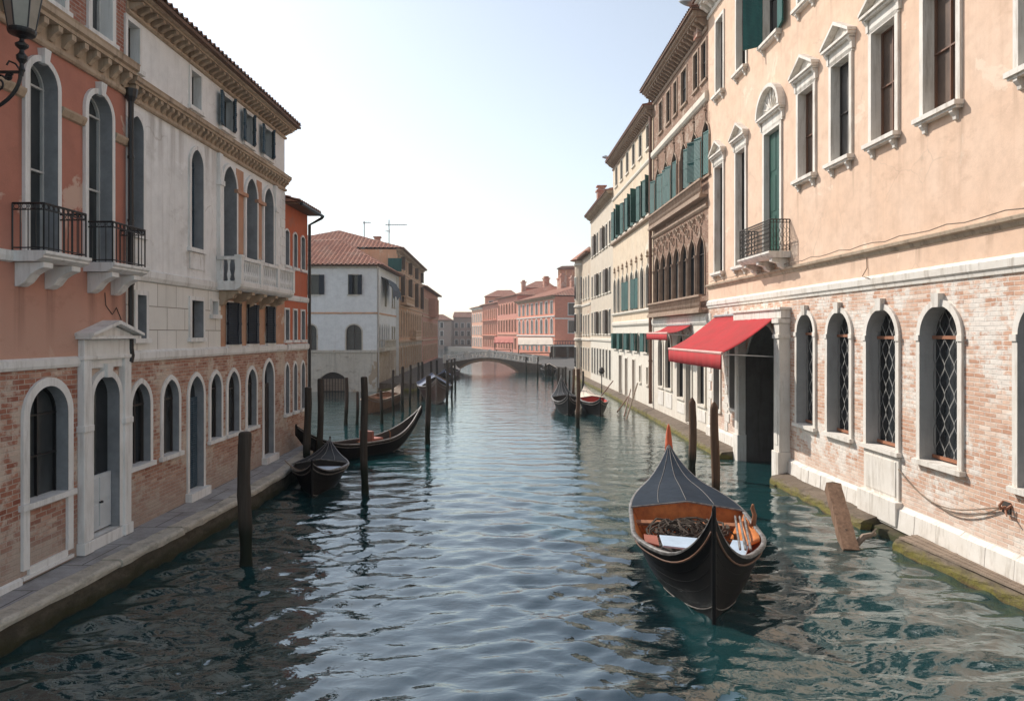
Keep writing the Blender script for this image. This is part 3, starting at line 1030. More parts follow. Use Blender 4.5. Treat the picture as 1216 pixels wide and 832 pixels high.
c = (d0 + d1) / 2
hw = (d1 - d0) / 2 + .42
pb.box(c - hw, c + hw, -.30, .004, 4.50, 4.555)
pb.prism_y([(c - hw + .05, 4.555), (c + hw - .05, 4.555), (c, 4.76)], -.2, .004)
for sg in (-1, 1):
    p = [(c + sg * (hw + .02), 4.556), (c + sg * (hw + .02), 4.61), (c, 4.86), (c, 4.79)]
    pb.prism_y(p if sg > 0 else p[::-1], -.36, .004)
A.put(pb, 'pediment', 'stone_left', w, recalc=True)
# balcony doors on the main floor
for px0, px1 in ((31, 65), (102, 130)):
    A.window(uA(px0), uA(px1), 5.96, 9.2, 'round', depth=.24, sur=.10, proud=.06, bars=(1, 2), pane='glass_grey', frame='frame_white', sill=False, keystone=True, reveal='stone_reveal')
A.window(4.2, 4.95, 5.96, 9.2, 'round', depth=.24, sur=.10, proud=.06, bars=(1, 2), pane='glass_grey', frame='frame_white', sill=False, keystone=True, reveal='stone_reveal')
# attic windows
for px0, px1 in ((56, 68), (107, 131)):
    A.window(uA(px0) if px0 > 60 else uA(52), uA(px1) if px0 > 60 else uA(74), 10.36, 12.1, 'flat', depth=.25, sur=.12, proud=.05, bars=(1, 1), sill=True, pane='glass_grey', frame='frame_white')
tdr = []
for x in (uA(13) + .2, uA(98) - .9, uA(98) + .3, A.L - .4):
    tdr.append((x, 5.4, 1.2, .16))
for x in (uA(31) - .1, uA(65) + .1, uA(102) - .1, uA(130) + .1):
    tdr.append((x, 8.44, 1.6, .10))
M['terracotta'] = stucco('terracotta_stucco', (0.50, 0.215, 0.155), (0.44, 0.19, 0.14), (0.58, 0.40, 0.32), 0.62, 0.3, 0.4, (0.32, 0.18, 0.13), lowdamp=(3.6, 5.6, (0.56, 0.36, 0.28)), drips=tdr, dripcol=(0.2, 0.11, 0.085))
A.wall('brick_base', 'brick_left', 0, A.L, Z0, 4.0)
A.wall('plaster_wall', 'terracotta', 0, A.L, 4.0, 9.5)
A.wall('attic_wall', 'brick_attic', 0, A.L, 9.5, 12.6)
A.body('brick_attic', 9, Z0, 12.6)
A.band('string_course', 'stone_left', 0, d0 - .37 , [(-.002, 3.99), (.05, 4.0), (.07, 4.05), (.07, 4.15), (-.002, 4.19)])
A.band('string_course', 'stone_left', d1 + .37, A.L - .002, [(-.002, 3.99), (.05, 4.0), (.07, 4.05), (.07, 4.15), (-.002, 4.19)])
A.band('plinth', 'stone_left', 0, uA(25) - .03, [(-.002, .5), (.05, .5), (.05, .6), (-.002, .63)])
# impost moulding that joins the arches
xs = [0, 4.1, 5.05, uA(26), uA(69), uA(97), uA(132), A.L]
for x0, x1 in ((0, 4.09), (5.06, uA(31) - .11), (uA(65) + .11, uA(102) - .11), (uA(130) + .11, A.L - .002)):
    A.band('impost_course', 'stone_dark', x0, x1, [(-.002, 8.44), (.05, 8.46), (.08, 8.52), (.10, 8.56), (.10, 8.60), (-.002, 8.63)])
A.cornice('cornice', 'stone_dark', 0, A.L - .004, 9.48, 10.12, .30, .36, .12)
A.roof('tile_dark', 12.6, 9, .4, 1.6)
# balcony slab band
A.band('string_course', 'stone_left', 0, uA(13), [(-.002, 5.74), (.06, 5.76), (.08, 5.84), (.08, 5.92), (-.002, 5.94)])


def iron_balcony(F, u0, u1, zf, d=.52, h=.76):
    mb = MB()
    mb.prism_x([(.004, zf - .17), (-d * .8, zf - .17), (-d - .03, zf - .11), (-d - .03, zf - .08), (-d - .07, zf - .05), (-d - .07, zf), (.004, zf)], u0 - .06, u1 + .06)
    b = F.put(mb, 'balcony', 'stone_left')
    rb = MB()
    railing(rb, [(u0, -.01), (u0, -d), (u1, -d), (u1, -.01)], zf, zf + h, .115, .009)
    F.put(rb, 'railing', 'iron', b)
    for x in (u0 + .06, u1 - .32):
        kb = MB()
        prof = [(.004, zf - .175), (-d * .92, zf - .175), (-d * .92, zf - .26), (-d * .72, zf - .30), (-d * .5, zf - .37), (-d * .3, zf - .5), (-d * .12, zf - .56), (.004, zf - .57)]
        kb.prism_x(prof, x, x + .24)
        F.put(kb, 'bracket', 'stone_left', b, bevel=.012)
    return b


iron_balcony(A, uA(13) + .02, uA(98) - .18 - .55, 5.93)
iron_balcony(A, uA(98) + .08, A.L - .22, 5.93)
# black downpipe at the party line
pb = MB()
c = A.L - .02
pb.tube([(c, -.12, 9.4), (c, -.12, 4.3), (c + .02, -.13, 4.15), (c - .03, -.13, 4.02)], .055, 8)
pb.lathe([(.06, 0), (.11, .1), (.13, .22), (.13, .26)], (c, -.12, 9.36), 10)
for zz in (8.2, 6.9, 5.6, 4.5):
    pb.lathe([(.068, 0), (.068, .05)], (c, -.12, zz), 10)
A.put(pb, 'downpipe', 'iron', smooth=False)
# loose cable on the plaster
cb = MB()
cb.tube([(A.L - .75, -.012, 5.4), (A.L - .72, -.014, 5.15), (A.L - .5, -.014, 4.98), (A.L - .36, -.016, 5.12), (A.L - .2, -.016, 4.9), (A.L - .15, -.02, 4.6)], .008, 5)
A.put(cb, 'cable', 'iron')

# ------------------------------------------------------------------ left bank: white palace
B = Facade(lp(LY1), lp(LY2), None, 'white_palace', 'weathered grey white palace with stone balcony and tall arched windows', 'palace')
u = B.u
pdr = []
for p0, p1 in ((225.5, 239.5),):
    pdr += [(u(p0) - .1, 6.6, .9, .10), (u(p1) + .1, 6.6, .8, .12)]
for px_ in (180, 191, 205, 215, 246, 254):
    pdr.append((u(px_), 9.42, 1.2 + .9 * WR.random(), .12 + .08 * WR.random()))
for px_ in (226, 237.5, 263, 275.5, 289.5, 299):
    pdr.append((u(px_), 10.1, .5, .09))
M['palace_stucco'] = stucco('grey_white_stucco', (0.83, 0.83, 0.815), (0.77, 0.765, 0.745), (0.84, 0.84, 0.83), 0.63, 0.3, 0.3, (0.36, 0.32, 0.27), crack=0.4, drips=pdr)
for px0, px1 in ((155.5, 177), (193, 211), (249.6, 261.7), (270, 283), (293, 303.5)):
    B.window(u(px0), u(px1), 1.82, 3.54, 'point', rise=(u(px1) - u(px0)) * .66, depth=.17, sur=.11, proud=.035, bars=(1, 1), reveal='stone_reveal', frame='frame_dark', pane='glass' if px0 < 200 else 'glass_grey')
for px0, px1 in ((224, 240.5), (313, 324)):
    w = B.window(u(px0), u(px1), .72, 3.54 if px0 < 300 else 3.72, 'point', rise=(u(px1) - u(px0)) * .66, depth=.2, sur=.11, proud=.035, bars=None, sill=False, reveal='stone_reveal', pane='glass')
    w.name = 'doorway'
    db = MB()
    a, b = u(px0), u(px1)
    for x in (a + .01, (a + b) / 2 + .004):
        db.box(x, x + (b - a) / 2 - .015, .13, .18, .73, 3.0)
        db.box(x + .06, x + (b - a) / 2 - .07, .115, .135, .85, 1.7)
        db.box(x + .06, x + (b - a) / 2 - .07, .115, .135, 1.8, 2.9)
    B.put(db, 'door', 'shutter_blue' if px0 < 300 else 'frame_dark', w)
    sb = MB()
    sb.box(a - .16, b + .16, -.16, .2, .5, .715)
    B.put(sb, 'step', 'stone_left', w)
for px0, px1 in ((161, 171.5), (226, 239.5)):
    B.window(u(px0), u(px1), 4.50, 5.42, 'flat', depth=.24, sur=.10, proud=.05, bars=(0, 1), reveal='stone_reveal', sill=True)
B.window(u(251), u(258), 5.1, 5.45, 'flat', depth=.2, sur=.06, proud=.03, bars=None)
for px0, px1 in ((267.5, 284), (292, 305), (314.5, 325)):
    a, b = u(px0), u(px1)
    w = B.window(a + .12, b - .12, 4.30, 5.46, 'flat', depth=.22, sur=.05, proud=.02, bars=(1, 0), sill=True)
    B.shutters(w, a + .02, b - .02, 4.30, 5.46, 'shutter_black', (9, 12))
for px0, px1 in ((153.5, 168), (225.5, 239.5)):
    a, b = u(px0), u(px1)
    w = B.window(a, b, 6.72, 9.18, 'point', rise=(b - a) * .62, depth=.24, sur=.10, proud=.05, bars=(1, 2), reveal='stone_reveal', pane='glass_grey', frame='shutter_blue', sill=True)
    pb = MB()
    pb.box(a - .04, b + .04, -.03, .004, 6.2, 6.6)
    B.put(pb, 'apron', 'palace_stucco', w)
# three-light window behind the stone balcony
tr = [(263, 278.5), (290.5, 303), (312, 322.5)]
for px0, px1 in tr:
    a, b = u(px0), u(px1)
    B.window(a, b, 5.98, 9.22, 'point', rise=(b - a) * .66, depth=.34, sur=.10, proud=.07, bars=(1, 1), reveal='stone_reveal', pane='glass', frame='shutter_blue', sill=False)
for (p0, p1), (q0, q1) in zip(tr[:-1], tr[1:]):
    pb = MB()
    pb.box(u(p1) + .105, u(q0) - .105, -.012, .002, 6.0, 9.3)
    pb.box(u(p1) - .02, u(q0) + .02, -.11, .002, 8.58, 8.68)
    B.put(pb, 'worn_panel', 'ochre_panel')
for x in (u(263) - .30, u(322.5) + .12):
    pb = MB()
    pb.box(x, x + .19, -.10, .002, 5.98, 9.42)
    pb.box(x - .04, x + .23, -.14, .002, 8.56, 8.70)
    B.put(pb, 'pilaster', 'stone_left', bevel=.01)
for px0, px1, sh in ((150, 164, 0), (226, 237.5, 0), (263, 275.5, 1), (289.5, 299, 1), (312, 321.5, 1)):
    a, b = u(px0), u(px1)
    w = B.window(a, b, 10.2, 11.08, 'flat', depth=.22, sur=.09, proud=.04, bars=(1, 0), frame='frame_dark', sill=True)
    if sh:
        B.shutters(w, a, b, 10.2, 11.08, 'shutter_blue', (165, 30), width=(b - a) * .5)
B.wall('brick_base', 'brick_palace', 0, B.L, Z0, 4.02)
xo = u(262)
B.wall('block_wall', 'ashlar', 0, xo, 4.02, 5.8)
B.wall('worn_wall', 'ochre_panel', xo, B.L, 4.02, 5.8)
B.wall('plaster_wall', 'palace_stucco', 0, B.L, 5.8, 9.5)
B.wall('attic_wall', 'palace_stucco', 0, B.L, 9.5, 11.4)
B.body('palace_stucco', 9, Z0, 11.6)
B.band('string_course', 'stone_left', .002, B.L - .002, [(-.002, 4.0), (.05, 4.01), (.08, 4.07), (.08, 4.2), (-.002, 4.25)])
B.band('string_course', 'stone_left', .002, u(257) - .15, [(-.002, 5.72), (.05, 5.74), (.09, 5.82), (.10, 5.95), (-.002, 5.99)])
B.cornice('cornice', 'stone_dark', .002, B.L + .02, 9.44, 9.92, .24, .25, .11)
B.cornice('eaves_cornice', 'stone_dark', .002, B.L + .03, 11.22, 11.62, .42, .28, .10)
B.roof('tile_dark', 11.68, 9, .56, 1.5, u0=.01, u1=B.L + .06)
# corner quoins
qb = MB()
for i in range(11):
    qb.box(B.L - (.42 if i % 2 else .28), B.L + .012, -.02, .3, 5.99 + i * .312, 5.99 + i * .312 + .30)
B.put(qb, 'quoins', 'stone_left', bevel=.01)
# stone balcony
b0, b1 = u(257) + .05, B.L - 1.1
bal = MB()
dz, dp = 5.92, .60
bal.prism_x([(.004, dz - .16), (-dp * .85, dz - .16), (-dp - .02, dz - .1), (-dp - .06, dz - .05), (-dp - .06, dz), (.004, dz)], b0 - .08, b1 + .08)
bb = B.put(bal, 'balcony', 'stone_left')
rb = MB()
balustrade(rb, [(b0, -.03), (b0, -dp), (b1, -dp), (b1, -.03)], dz, dz + .74, .15, .055, .12)
for x in (b0, b0 + (b1 - b0) / 3, b0 + 2 * (b1 - b0) / 3, b1):
    rb.box(x - .085, x + .085, -dp - .085, -dp + .085, dz + .002, dz + .72)
    rb.box(x - .10, x + .10, -dp - .10, -dp + .10, dz + .72, dz + .78)
B.put(rb, 'balustrade', 'stone_left', bb)
for i in range(5):
    x = b0 + .1 + (b1 - b0 - .44) * i / 4
    kb = MB()
    kb.prism_x([(.004, dz - .165), (-dp * .9, dz - .165), (-dp * .9, dz - .24), (-dp * .7, dz - .27), (-dp * .62, dz - .36), (-dp * .3, dz - .42), (-dp * .16, dz - .54), (.004, dz - .58)], x, x + .22)
    B.put(kb, 'bracket', 'stone_dark', bb, bevel=.012)

# ------------------------------------------------------------------ left bank: orange house
C = Facade(lp(LY2), lp(LY3), None, 'orange_house', 'narrow bright orange house beside the grey white palace', 'house')
u = C.u
cols = [(338.3, 342.6), (348.3, 352), (357.4, 361.2)]
for i, (p0, p1) in enumerate(cols):
    a, b = u(p0), u(p1)
    C.window(a, b, 1.85, 3.55, 'point', rise=(b - a) * .8, depth=.22, sur=.08, bars=(1, 1), reveal='stone_reveal')
    C.window(a, b, 4.38, 5.42, 'flat', depth=.2, sur=.07, bars=(1, 1), reveal='stone_reveal')
    C.window(a, b, 6.95, 8.15, 'seg', depth=.2, sur=.07, bars=(1, 1), reveal='stone_reveal')
C.wall('brick_base', 'brick_palace', 0, C.L, Z0, 4.02)
C.wall('plaster_wall', 'orange', 0, C.L, 4.02, 9.1)
C.body('orange', 9, Z0, 9.1)
C.band('string_course', 'stone_left', .19, C.L, [(-.002, 4.0), (.05, 4.01), (.08, 4.07), (.08, 4.2), (-.002, 4.25)])
C.band('string_course', 'stone_left', .015, C.L, [(-.002, 5.74), (.05, 5.76), (.07, 5.84), (.07, 5.92), (-.002, 5.95)])
C.roof('tile_dark', 9.14, 9, .5, 1.5, u0=.02, u1=C.L + .12)
g = MB()
g.tube([(0.05, -.56, 9.05), (C.L + .1, -.56, 9.03), (C.L + .1, -.5, 8.96), (C.L + .05, -.06, 8.7), (C.L + .04, -.06, .7)], .06, 7)
C.put(g, 'gutter', 'iron')

# ------------------------------------------------------------------ wall lantern, top left
def lantern():
    o = at(26, 40, 10.4)
    wx = lx(10.4)
    root = empty('wall_lantern', (wx, 10.4, o.z))
    tag(root, 'black iron lantern on a scrolled wall bracket against the terracotta house', 'lantern')
    cx = o.x - wx
    ib, gb = MB(), MB()
    # four glass sides, wider at the top
    z0, z1, r0, r1 = .06, .92, .165, .30
    q = lambda r, z: [(cx + r * math.cos(R(a)), r * math.sin(R(a)), z) for a in range(30, 390, 60)]
    lo, hi = q(r0, z0), q(r1, z1)
    for i in range(6):
        j = (i + 1) % 6
        gb.poly(lo[i], lo[j], hi[j], hi[i])
        ib.tube([lo[i], hi[i]], .011, 6)
        ib.tube([hi[i], hi[j]], .014, 6)
    gb.build('glass', M['lamp_glass'], root)
    ib.lathe([(.05, -.04), (.17, -.015), (.185, .02), (.185, .05), (.15, .065)], (cx, 0, 0), 18)
    ib.lathe([(.02, -.62), (.03, -.56), (.045, -.53), (.03, -.48), (.03, -.44), (.07, -.38), (.075, -.33), (.035, -.28), (.03, -.24), (.085, -.19), (.09, -.16), (.035, -.12), (.03, -.08), (.08, -.045), (.05, -.03)], (cx, 0, 0), 14)
    ib.lathe([(.31, .90), (.33, .94), (.22, 1.06), (.10, 1.14), (.08, 1.2), (.03, 1.24), (.03, 1.32), (.005, 1.4)], (cx, 0, 0), 18)
    ib.build('lamp_frame', M['iron'], root, smooth=False)
    ab = MB()
    zc = -.56
    ab.tube([(.0, 0, zc), (cx, 0, zc)], .024, 8)
    pts = []
    for k in range(13):
        t = k / 12 * math.pi / 2
        pts.append((cx * math.cos(t) * .98, 0, zc - .02 - .62 * math.sin(t)))
    ab.tube(pts, .026, 8)
    for (sx, sz, rr, d) in ((.62, -.17, .14, 1), (.30, -.25, .18, -1), (.80, -.07, .06, 1), (.14, -.12, .1, 1)):
        sp = []
        for k in range(26):
            t = k / 25
            r_ = rr * (1 - .8 * t)
            ang = d * t * 3.3 * math.pi + .5
            sp.append((cx * sx + r_ * math.cos(ang), 0, zc + sz + r_ * math.sin(ang)))
        ab.tube(sp, .016, 6)
        ab.lathe([(.005, -.03), (.035, 0), (.005, .03)], (sp[-1][0], 0, sp[-1][2]), 8)
    ab.tube([(cx * .98, 0, zc + .02), (cx * .9, 0, zc + .12), (cx * .8, 0, zc + .16), (cx * .76, 0, zc + .1)], .014, 6)
    ab.box(-.005, .03, -.06, .06, zc - .75, zc + .2)
    ab.build('bracket', M['iron'], root)


lantern()


# ------------------------------------------------------------------ right bank: peach palazzo
def rp(Y):
    return (rx(Y), Y)


RY = [8.0, 30.4, 40.8, 54.5, 67.0, 75.6]
P = Facade(rp(RY[1]), rp(RY[0]), None, 'peach_palazzo', 'sunlit peach palazzo with pink brick ground floor and pedimented windows', 'palace')
u = P.u
ZB = 0.40


def lattice(F, u0, u1, z0, z1, rise, y):
    mb = MB()
    w = u1 - u0
    n = max(3, int(w / .14))
    zs = z1 - rise
    for k in range(n + 1):
        for half in (0, 1):
            prev = None
            z = z0
            while z < z1:
                x = u0 + w * k / n + (w / n * .5) * math.sin((z - z0) / .30 * math.pi + k * math.pi + half * .35)
                xx = min(max(x, u0 + .012), u1 - .012)
                if z > zs:
                    q = 1 - ((z - zs) / rise) ** 2
                    half_w = w / 2 * math.sqrt(max(q, 0))
                    if abs(xx - (u0 + u1) / 2) > half_w:
                        prev = None
                        z += .05
                        continue
                if prev:
                    mb.poly((prev[0] - .008, y, prev[1]), (prev[0] + .008, y, prev[1]), (xx + .008, y, z), (xx - .008, y, z))
                prev = (xx, z)
                z += .05
            if half == 0 and k % 2:
                break
    return mb


G = [(948, 967.5), (984.5, 1010.5), (1031, 1066), (1095, 1140), (1212, 1275)]
for i, (p0, p1) in enumerate(G):
    a, b = u(p0), u(p1)
    if i == 4:
        b = a + 1.2
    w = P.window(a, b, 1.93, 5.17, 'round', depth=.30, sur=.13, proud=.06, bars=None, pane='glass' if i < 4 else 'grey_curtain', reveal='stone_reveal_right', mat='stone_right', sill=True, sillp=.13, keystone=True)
    zs = 5.17 - (b - a) / 2
    mb = lattice(P, a, b, 1.98, 5.17, (b - a) / 2, .24)
    P.put(mb, 'lattice', 'lead', w)
    for zz in (zs - .03, 2.0):
        bb = MB()
        bb.box(a + .003, b - .003, .215, .26, zz - .035, zz + .035)
        P.put(bb, 'crossbar', 'copper', w)
    for x in (a - .165, b + .005):
        ib = MB()
        ib.box(x, x + .16, -.085, -.058, zs - .10, zs + .02)
        P.put(ib, 'impost', 'stone_right', w)
# stone apron under the third window
a, b = u(1031), u(1066)
mb = MB()
mb.box(a - .12, b + .12, -.05, .004, .80, 1.80)
mb.box(a - .02, b + .02, -.065, -.045, .9, 1.70)
mb.box(a - .2, b + .2, -.17, .004, .28, .82)
P.put(mb, 'stone_apron', 'stone_right', bevel=.012)
# small window left of the water gate and the two beside it
for p0, p1, z0, z1 in ((867.5, 880, 1.75, 4.3), (848.5, 855.5, 1.5, 4.2)):
    w = P.window(u(p0), u(p1), z0, z1, 'flat', depth=.3, sur=.13, proud=.05, bars=(1, 1), pane='glass', mat='stone_right', sill=True, reveal='stone_reveal_right')
# water gate
g0, g1 = u(886), u(931)
P.holes.append((g0, g1, -.4, 4.92, 'seg', 1.15))
gate = MB()
oi = outline(g0, g1, -.4, 4.92, 'seg', rise=1.15)
for a, b in zip(oi[:-1], oi[1:]):
    gate.poly((a[0], -.02, a[1]), (a[0], 1.5, a[1]), (b[0], 1.5, b[1]), (b[0], -.02, b[1]))
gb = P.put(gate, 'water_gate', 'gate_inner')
mb = MB()
i0, i1 = g0 + .95, g1 - .35
P2 = [(g0, g1, -.4, 5.0)]
inner = outline(i0, i1, -.4, 4.15, 'point', rise=1.35)
top = [(x, 5.0) for x, z in inner]
for (a, b), (c, d) in zip(zip(inner[:-1], inner[1:]), zip(top[:-1], top[1:])):
    if abs(a[0] - b[0]) > 1e-5:
        mb.poly((a[0], 1.5, a[1]), (b[0], 1.5, b[1]), (d[0], 1.5, d[1]), (c[0], 1.5, c[1]))
    mb.poly((a[0], 1.5, a[1]), (a[0], 2.4, a[1]), (b[0], 2.4, b[1]), (b[0], 1.5, b[1]))
mb.poly((g0, 1.5, -.4), (i0, 1.5, -.4), (i0, 1.5, 5.0), (g0, 1.5, 5.0))
mb.poly((i1, 1.5, -.4), (g1, 1.5, -.4), (g1, 1.5, 5.0), (i1, 1.5, 5.0))
P.put(mb, 'inner_wall', 'lining_dark', gb)  # dark colour here also stands for the shade inside the gate
mb = MB()
mb.poly((i0 - .1, 2.4, -.4), (i1 + .1, 2.4, -.4), (i1 + .1, 2.4, 4.3), (i0 - .1, 2.4, 4.3))
for k in range(7):
    x = i0 + (i1 - i0) * k / 7
    mb.box(x + .01, x + (i1 - i0) / 7 - .01, 2.33, 2.38, .35, 2.1)
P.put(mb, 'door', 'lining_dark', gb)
mb = MB()
mb.box(g0 + .02, g1 - .02, .9, 2.38, -.4, .10)
mb.box(g0 + .02, g1 - .02, 1.3, 2.37, .10, .26)
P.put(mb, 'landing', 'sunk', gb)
ob = outline(g0, g1, -.4, 4.92, 'seg', rise=1.15)[1:-1]
oc = outline(g0 + .0, g1 - .0, -.4, 5.07, 'seg', rise=1.30)[1:-1]
mb = MB()
for (a, b), (c_, d_) in zip(zip(ob[:-1], ob[1:]), zip(oc[:-1], oc[1:])):
    mb.poly((a[0], -.05, a[1]), (b[0], -.05, b[1]), (d_[0], -.05, d_[1]), (c_[0], -.05, c_[1]))
    mb.poly((a[0], -.05, a[1]), (b[0], -.05, b[1]), (b[0], .02, b[1]), (a[0], .02, a[1]))
    mb.poly((c_[0], -.05, c_[1]), (d_[0], -.05, d_[1]), (d_[0], .02, d_[1]), (c_[0], .02, c_[1]))
P.put(mb, 'archivolt', 'stone_right', gb)
for nm, x0, x1, pr in (('pillar', g0 - .42, g0 - .02, .28), ('pillar', g1 + .02, g1 + .46, .34)):
    mb = MB()
    mb.box(x0, x1, -pr, .004, .95, 4.92)
    mb.box(x0 - .05, x1 + .05, -pr - .05, .004, -.4, .95)
    mb.box(x0 - .04, x1 + .04, -pr - .04, .004, 4.45, 4.58)
    mb.box(x0 - .05, x1 + .05, -pr - .05, .004, 4.92, 5.06)
    mb.box(x0 + .09, x1 - .09, -pr - .02, -pr + .01, 1.15, 4.3)
    P.put(mb, nm, 'stone_right', gb, bevel=.015)
mb = MB()
mb.box(g0 - .5, g1 + .5, -.30, .004, 5.08, 5.34)
mb.box(g0 - .55, g1 + .55, -.36, .004, 5.34, 5.42)
P.put(mb, 'lintel', 'stone_right', gb, bevel=.012)
# white rusticated pier at the far corner
for x0 in (0.02, u(861)):
    qb = MB()
    for i in range(13):
        z = .8 + i * .36
        L = .55 if i % 2 else .36
        qb.box(x0, x0 + L, -.03, .004, z, z + .34)
    P.put(qb, 'quoins', 'stone_right', bevel=.012)

# main floor
main = [(850, 859.5, 7.08, 11.38, 't'), (875, 886, 7.1, 11.35, 't'), (909, 927.5, 7.2, 11.25, 'c'),
        (949.5, 967.5, 9.16, 11.72, 't'), (989, 1010.5, 9.16, 11.76, 't'), (1037, 1065, 9.16, 11.8, 't'), (1099, 1138, 9.16, 11.8, 't'), (1213, 1270, 9.16, 11.8, 't')]


def pediment(F, win, u0, u1, z, kind, mat='stone_right', over=.26, h=.52):
    mb = MB()
    c = (u0 + u1) / 2
    a, b = u0 - over, u1 + over
    mb.box(a + .1, b - .1, -.06, .003, z - .42, z - .08)
    mb.box(a + .03, b - .03, -.16, .003, z - .08, z - .02)
    mb.box(a, b, -.22, .003, z - .02, z + .045)
    for x in (a + .06, b - .16):
        mb.prism_x([(.003, z - .36), (-.08, z - .36), (-.09, z - .2), (-.17, z - .09), (.003, z - .09)], x, x + .10)
    if kind == 't':
        mb.prism_y([(a + .1, z + .045), (b - .1, z + .045), (c, z + h - .05)], -.05, .003)
        for sg in (-1, 1):
            e = c + sg * ((b - a) / 2 + .02)
            p = [(e, z + .05), (e, z + .13), (c, z + h + .06), (c, z + h - .035)]
            mb.prism_y(p if sg > 0 else p[::-1], -.24, .003)
    else:
        n = 14
        r = (b - a) / 2
        hh = h * 1.75
        out = [(c - r * math.cos(math.pi * i / n), z + .05 + hh * math.sin(math.pi * i / n)) for i in range(n + 1)]
        inn = [(c - (r - .11) * math.cos(math.pi * i / n), z + .05 + (hh - .12) * math.sin(math.pi * i / n)) for i in range(n + 1)]
        for i in range(n):
            mb.prism_y([inn[i], inn[i + 1], out[i + 1], out[i]], -.24, .003)
        mb.prism_y(inn, -.04, .003)
        for i in range(1, 8):
            t = math.pi * i / 8
            mb.tube([(c - .12 * math.cos(t), -.06, z + .08 + .12 * math.sin(t)), (c - (r - .16) * math.cos(t), -.06, z + .06 + (hh - .16) * math.sin(t))], .022, 5)
        mb.lathe([(.13, 0), (.13, .05)], (c, -.06, z + .1), 10)
    return F.put(mb, 'pediment', mat, win, recalc=True)


for i, (p0, p1, z0, z1, kd) in enumerate(main):
    a, b = u(p0), u(p1)
    if i == 7:
        b = a + 1.05
    if kd == 'c':
        w = P.window(a, b, z0, z1, 'flat', depth=.24, sur=.14, proud=.06, bars=None, pane='glass', mat='stone_right', sill=False)
        db = MB()
        m = (a + b) / 2
        for x0, x1 in ((a + .01, m - .006), (m + .006, b - .01)):
            db.box(x0, x1, .13, .19, z0 + .01, z1 - .02)
            for q in range(3):
                zq = z0 + .12 + q * 1.33
                db.box(x0 + .07, x1 - .07, .115, .14, zq, zq + 1.15)
        P.put(db, 'door', 'green_door', w)
        pediment(P, w, a, b, z1 + .52, 'c', over=.34)
    else:
        w = P.window(a, b, z0, z1, 'flat', depth=.24, sur=.13, proud=.06, bars=(1, 1), pane='curtain' if i in (3, 5, 6) else 'grey_curtain', frame='frame_brown' if i in (3, 5, 6) else 'frame_dark',
                     mat='stone_right', sill='bracket', sillp=.2)
        pediment(P, w, a, b, z1 + .44, 't')
# upper floor
up = [(851, 859.5), (875.5, 886.5), (907.5, 926), (949, 967.5), (989, 1010), (1037, 1065), (1099, 1138)]
for i, (p0, p1) in enumerate(up):
    a, b = u(p0), u(p1)
    w = P.window(a, b, 14.28, 17.3, 'flat', depth=.24, sur=.12, proud=.05, bars=(1, 1), pane='glass', mat='stone_right', sill='bracket', sillp=.2)
    if i == 2:
        P.shutters(w, a, b, 14.3, 17.25, 'shutter_green', (128, 170))
pdr = []
for i, (p0, p1, z0, z1, kd) in enumerate(main):
    a, b = u(p0), u(p1)
    if i == 7:
        b = a + 1.05
    if kd == 't':
        pdr += [(a - .12, z0 - .12, .7 + .9 * WR.random(), .09), (b + .10, z0 - .12, .7 + 1.0 * WR.random(), .10)]
for p0, p1 in up[2:]:
    pdr += [(u(p0) - .1, 14.15, .9 + .7 * WR.random(), .10), (u(p1) + .1, 14.15, .8 + .9 * WR.random(), .10)]
pdr += [(b0_, 6.46, .45, .14) for b0_ in (P.L - 14.5, P.L - 10.2, P.L - 7.4, P.L - 5.2)]
M['peach'] = stucco('peach_stucco', (0.735, 0.51, 0.365), (0.77, 0.56, 0.42), (0.78, 0.60, 0.46), 0.63, 0.42, 0.26, (0.55, 0.35, 0.235), crack=0.25, drips=pdr, dripcol=(0.40, 0.27, 0.19))
P.wall('brick_base', 'brick_right', 0, P.L, ZB, 5.7)
P.wall('plaster_wall', 'peach', 0, P.L, 5.7, 18.3)
mb = MB()
mb.poly((0, 0, -.4), (g0 - .02, 0, -.4), (g0 - .02, 0, ZB), (0, 0, ZB))
mb.poly((g1 + .02, 0, -.4), (P.L, 0, -.4), (P.L, 0, ZB), (g1 + .02, 0, ZB))
P.put(mb, 'footing_wall', 'stone_right')
P.body('peach', 12, -.4, 18.6)
wav = random.Random(5)
for x0, x1 in ((.01, g0 - .48), (g1 + .52, P.L)):
    n = max(2, int((x1 - x0) / .7))
    mb = MB()
    for k in range(n):
        a, b = x0 + (x1 - x0) * k / n, x0 + (x1 - x0) * (k + 1) / n
        j = wav.uniform(-.012, .012)
        mb.prism_x([(.003, ZB - .17), (-.13 + j, ZB - .17), (-.10 + j, ZB + .28 + j), (-.02 + j, ZB + .34 + j), (.003, ZB + .36 + j)], a + .004, b - .004)
    P.put(mb, 'plinth', 'stone_right')
P.band('string_course', 'stone_right', .005, P.L, [(-.003, 5.66), (.04, 5.67), (.05, 5.74), (.09, 5.78), (.10, 5.92), (.03, 5.99), (-.003, 6.0)])
P.band('sill_course', 'stone_dark', .005, P.L, [(-.003, 6.46), (.03, 6.48), (.06, 6.55), (.13, 6.58), (.14, 6.64), (-.003, 6.69)])
P.cornice('cornice', 'stone_right', 0, P.L, 17.9, 18.7, .6, .5, .18)
P.roof('tile_dark', 18.75, 12, .7, 2.0)
# cables along the front
cb = MB()
pts = [(u(848) + k * .55, -.15 - .01 * math.sin(k * 1.7), 6.74 + .03 * math.sin(k * 2.3)) for k in range(38)]
cb.tube([p for p in pts if p[0] < P.L], .012, 5)
cb.tube([(u(1030), -.02, 6.45), (u(1030) + .02, -.02, 6.2), (u(1030) - .03, -.11, 6.0), (u(1030) + .3, -.12, 5.93)], .011, 5)
P.put(cb, 'cable', 'rope_pale')
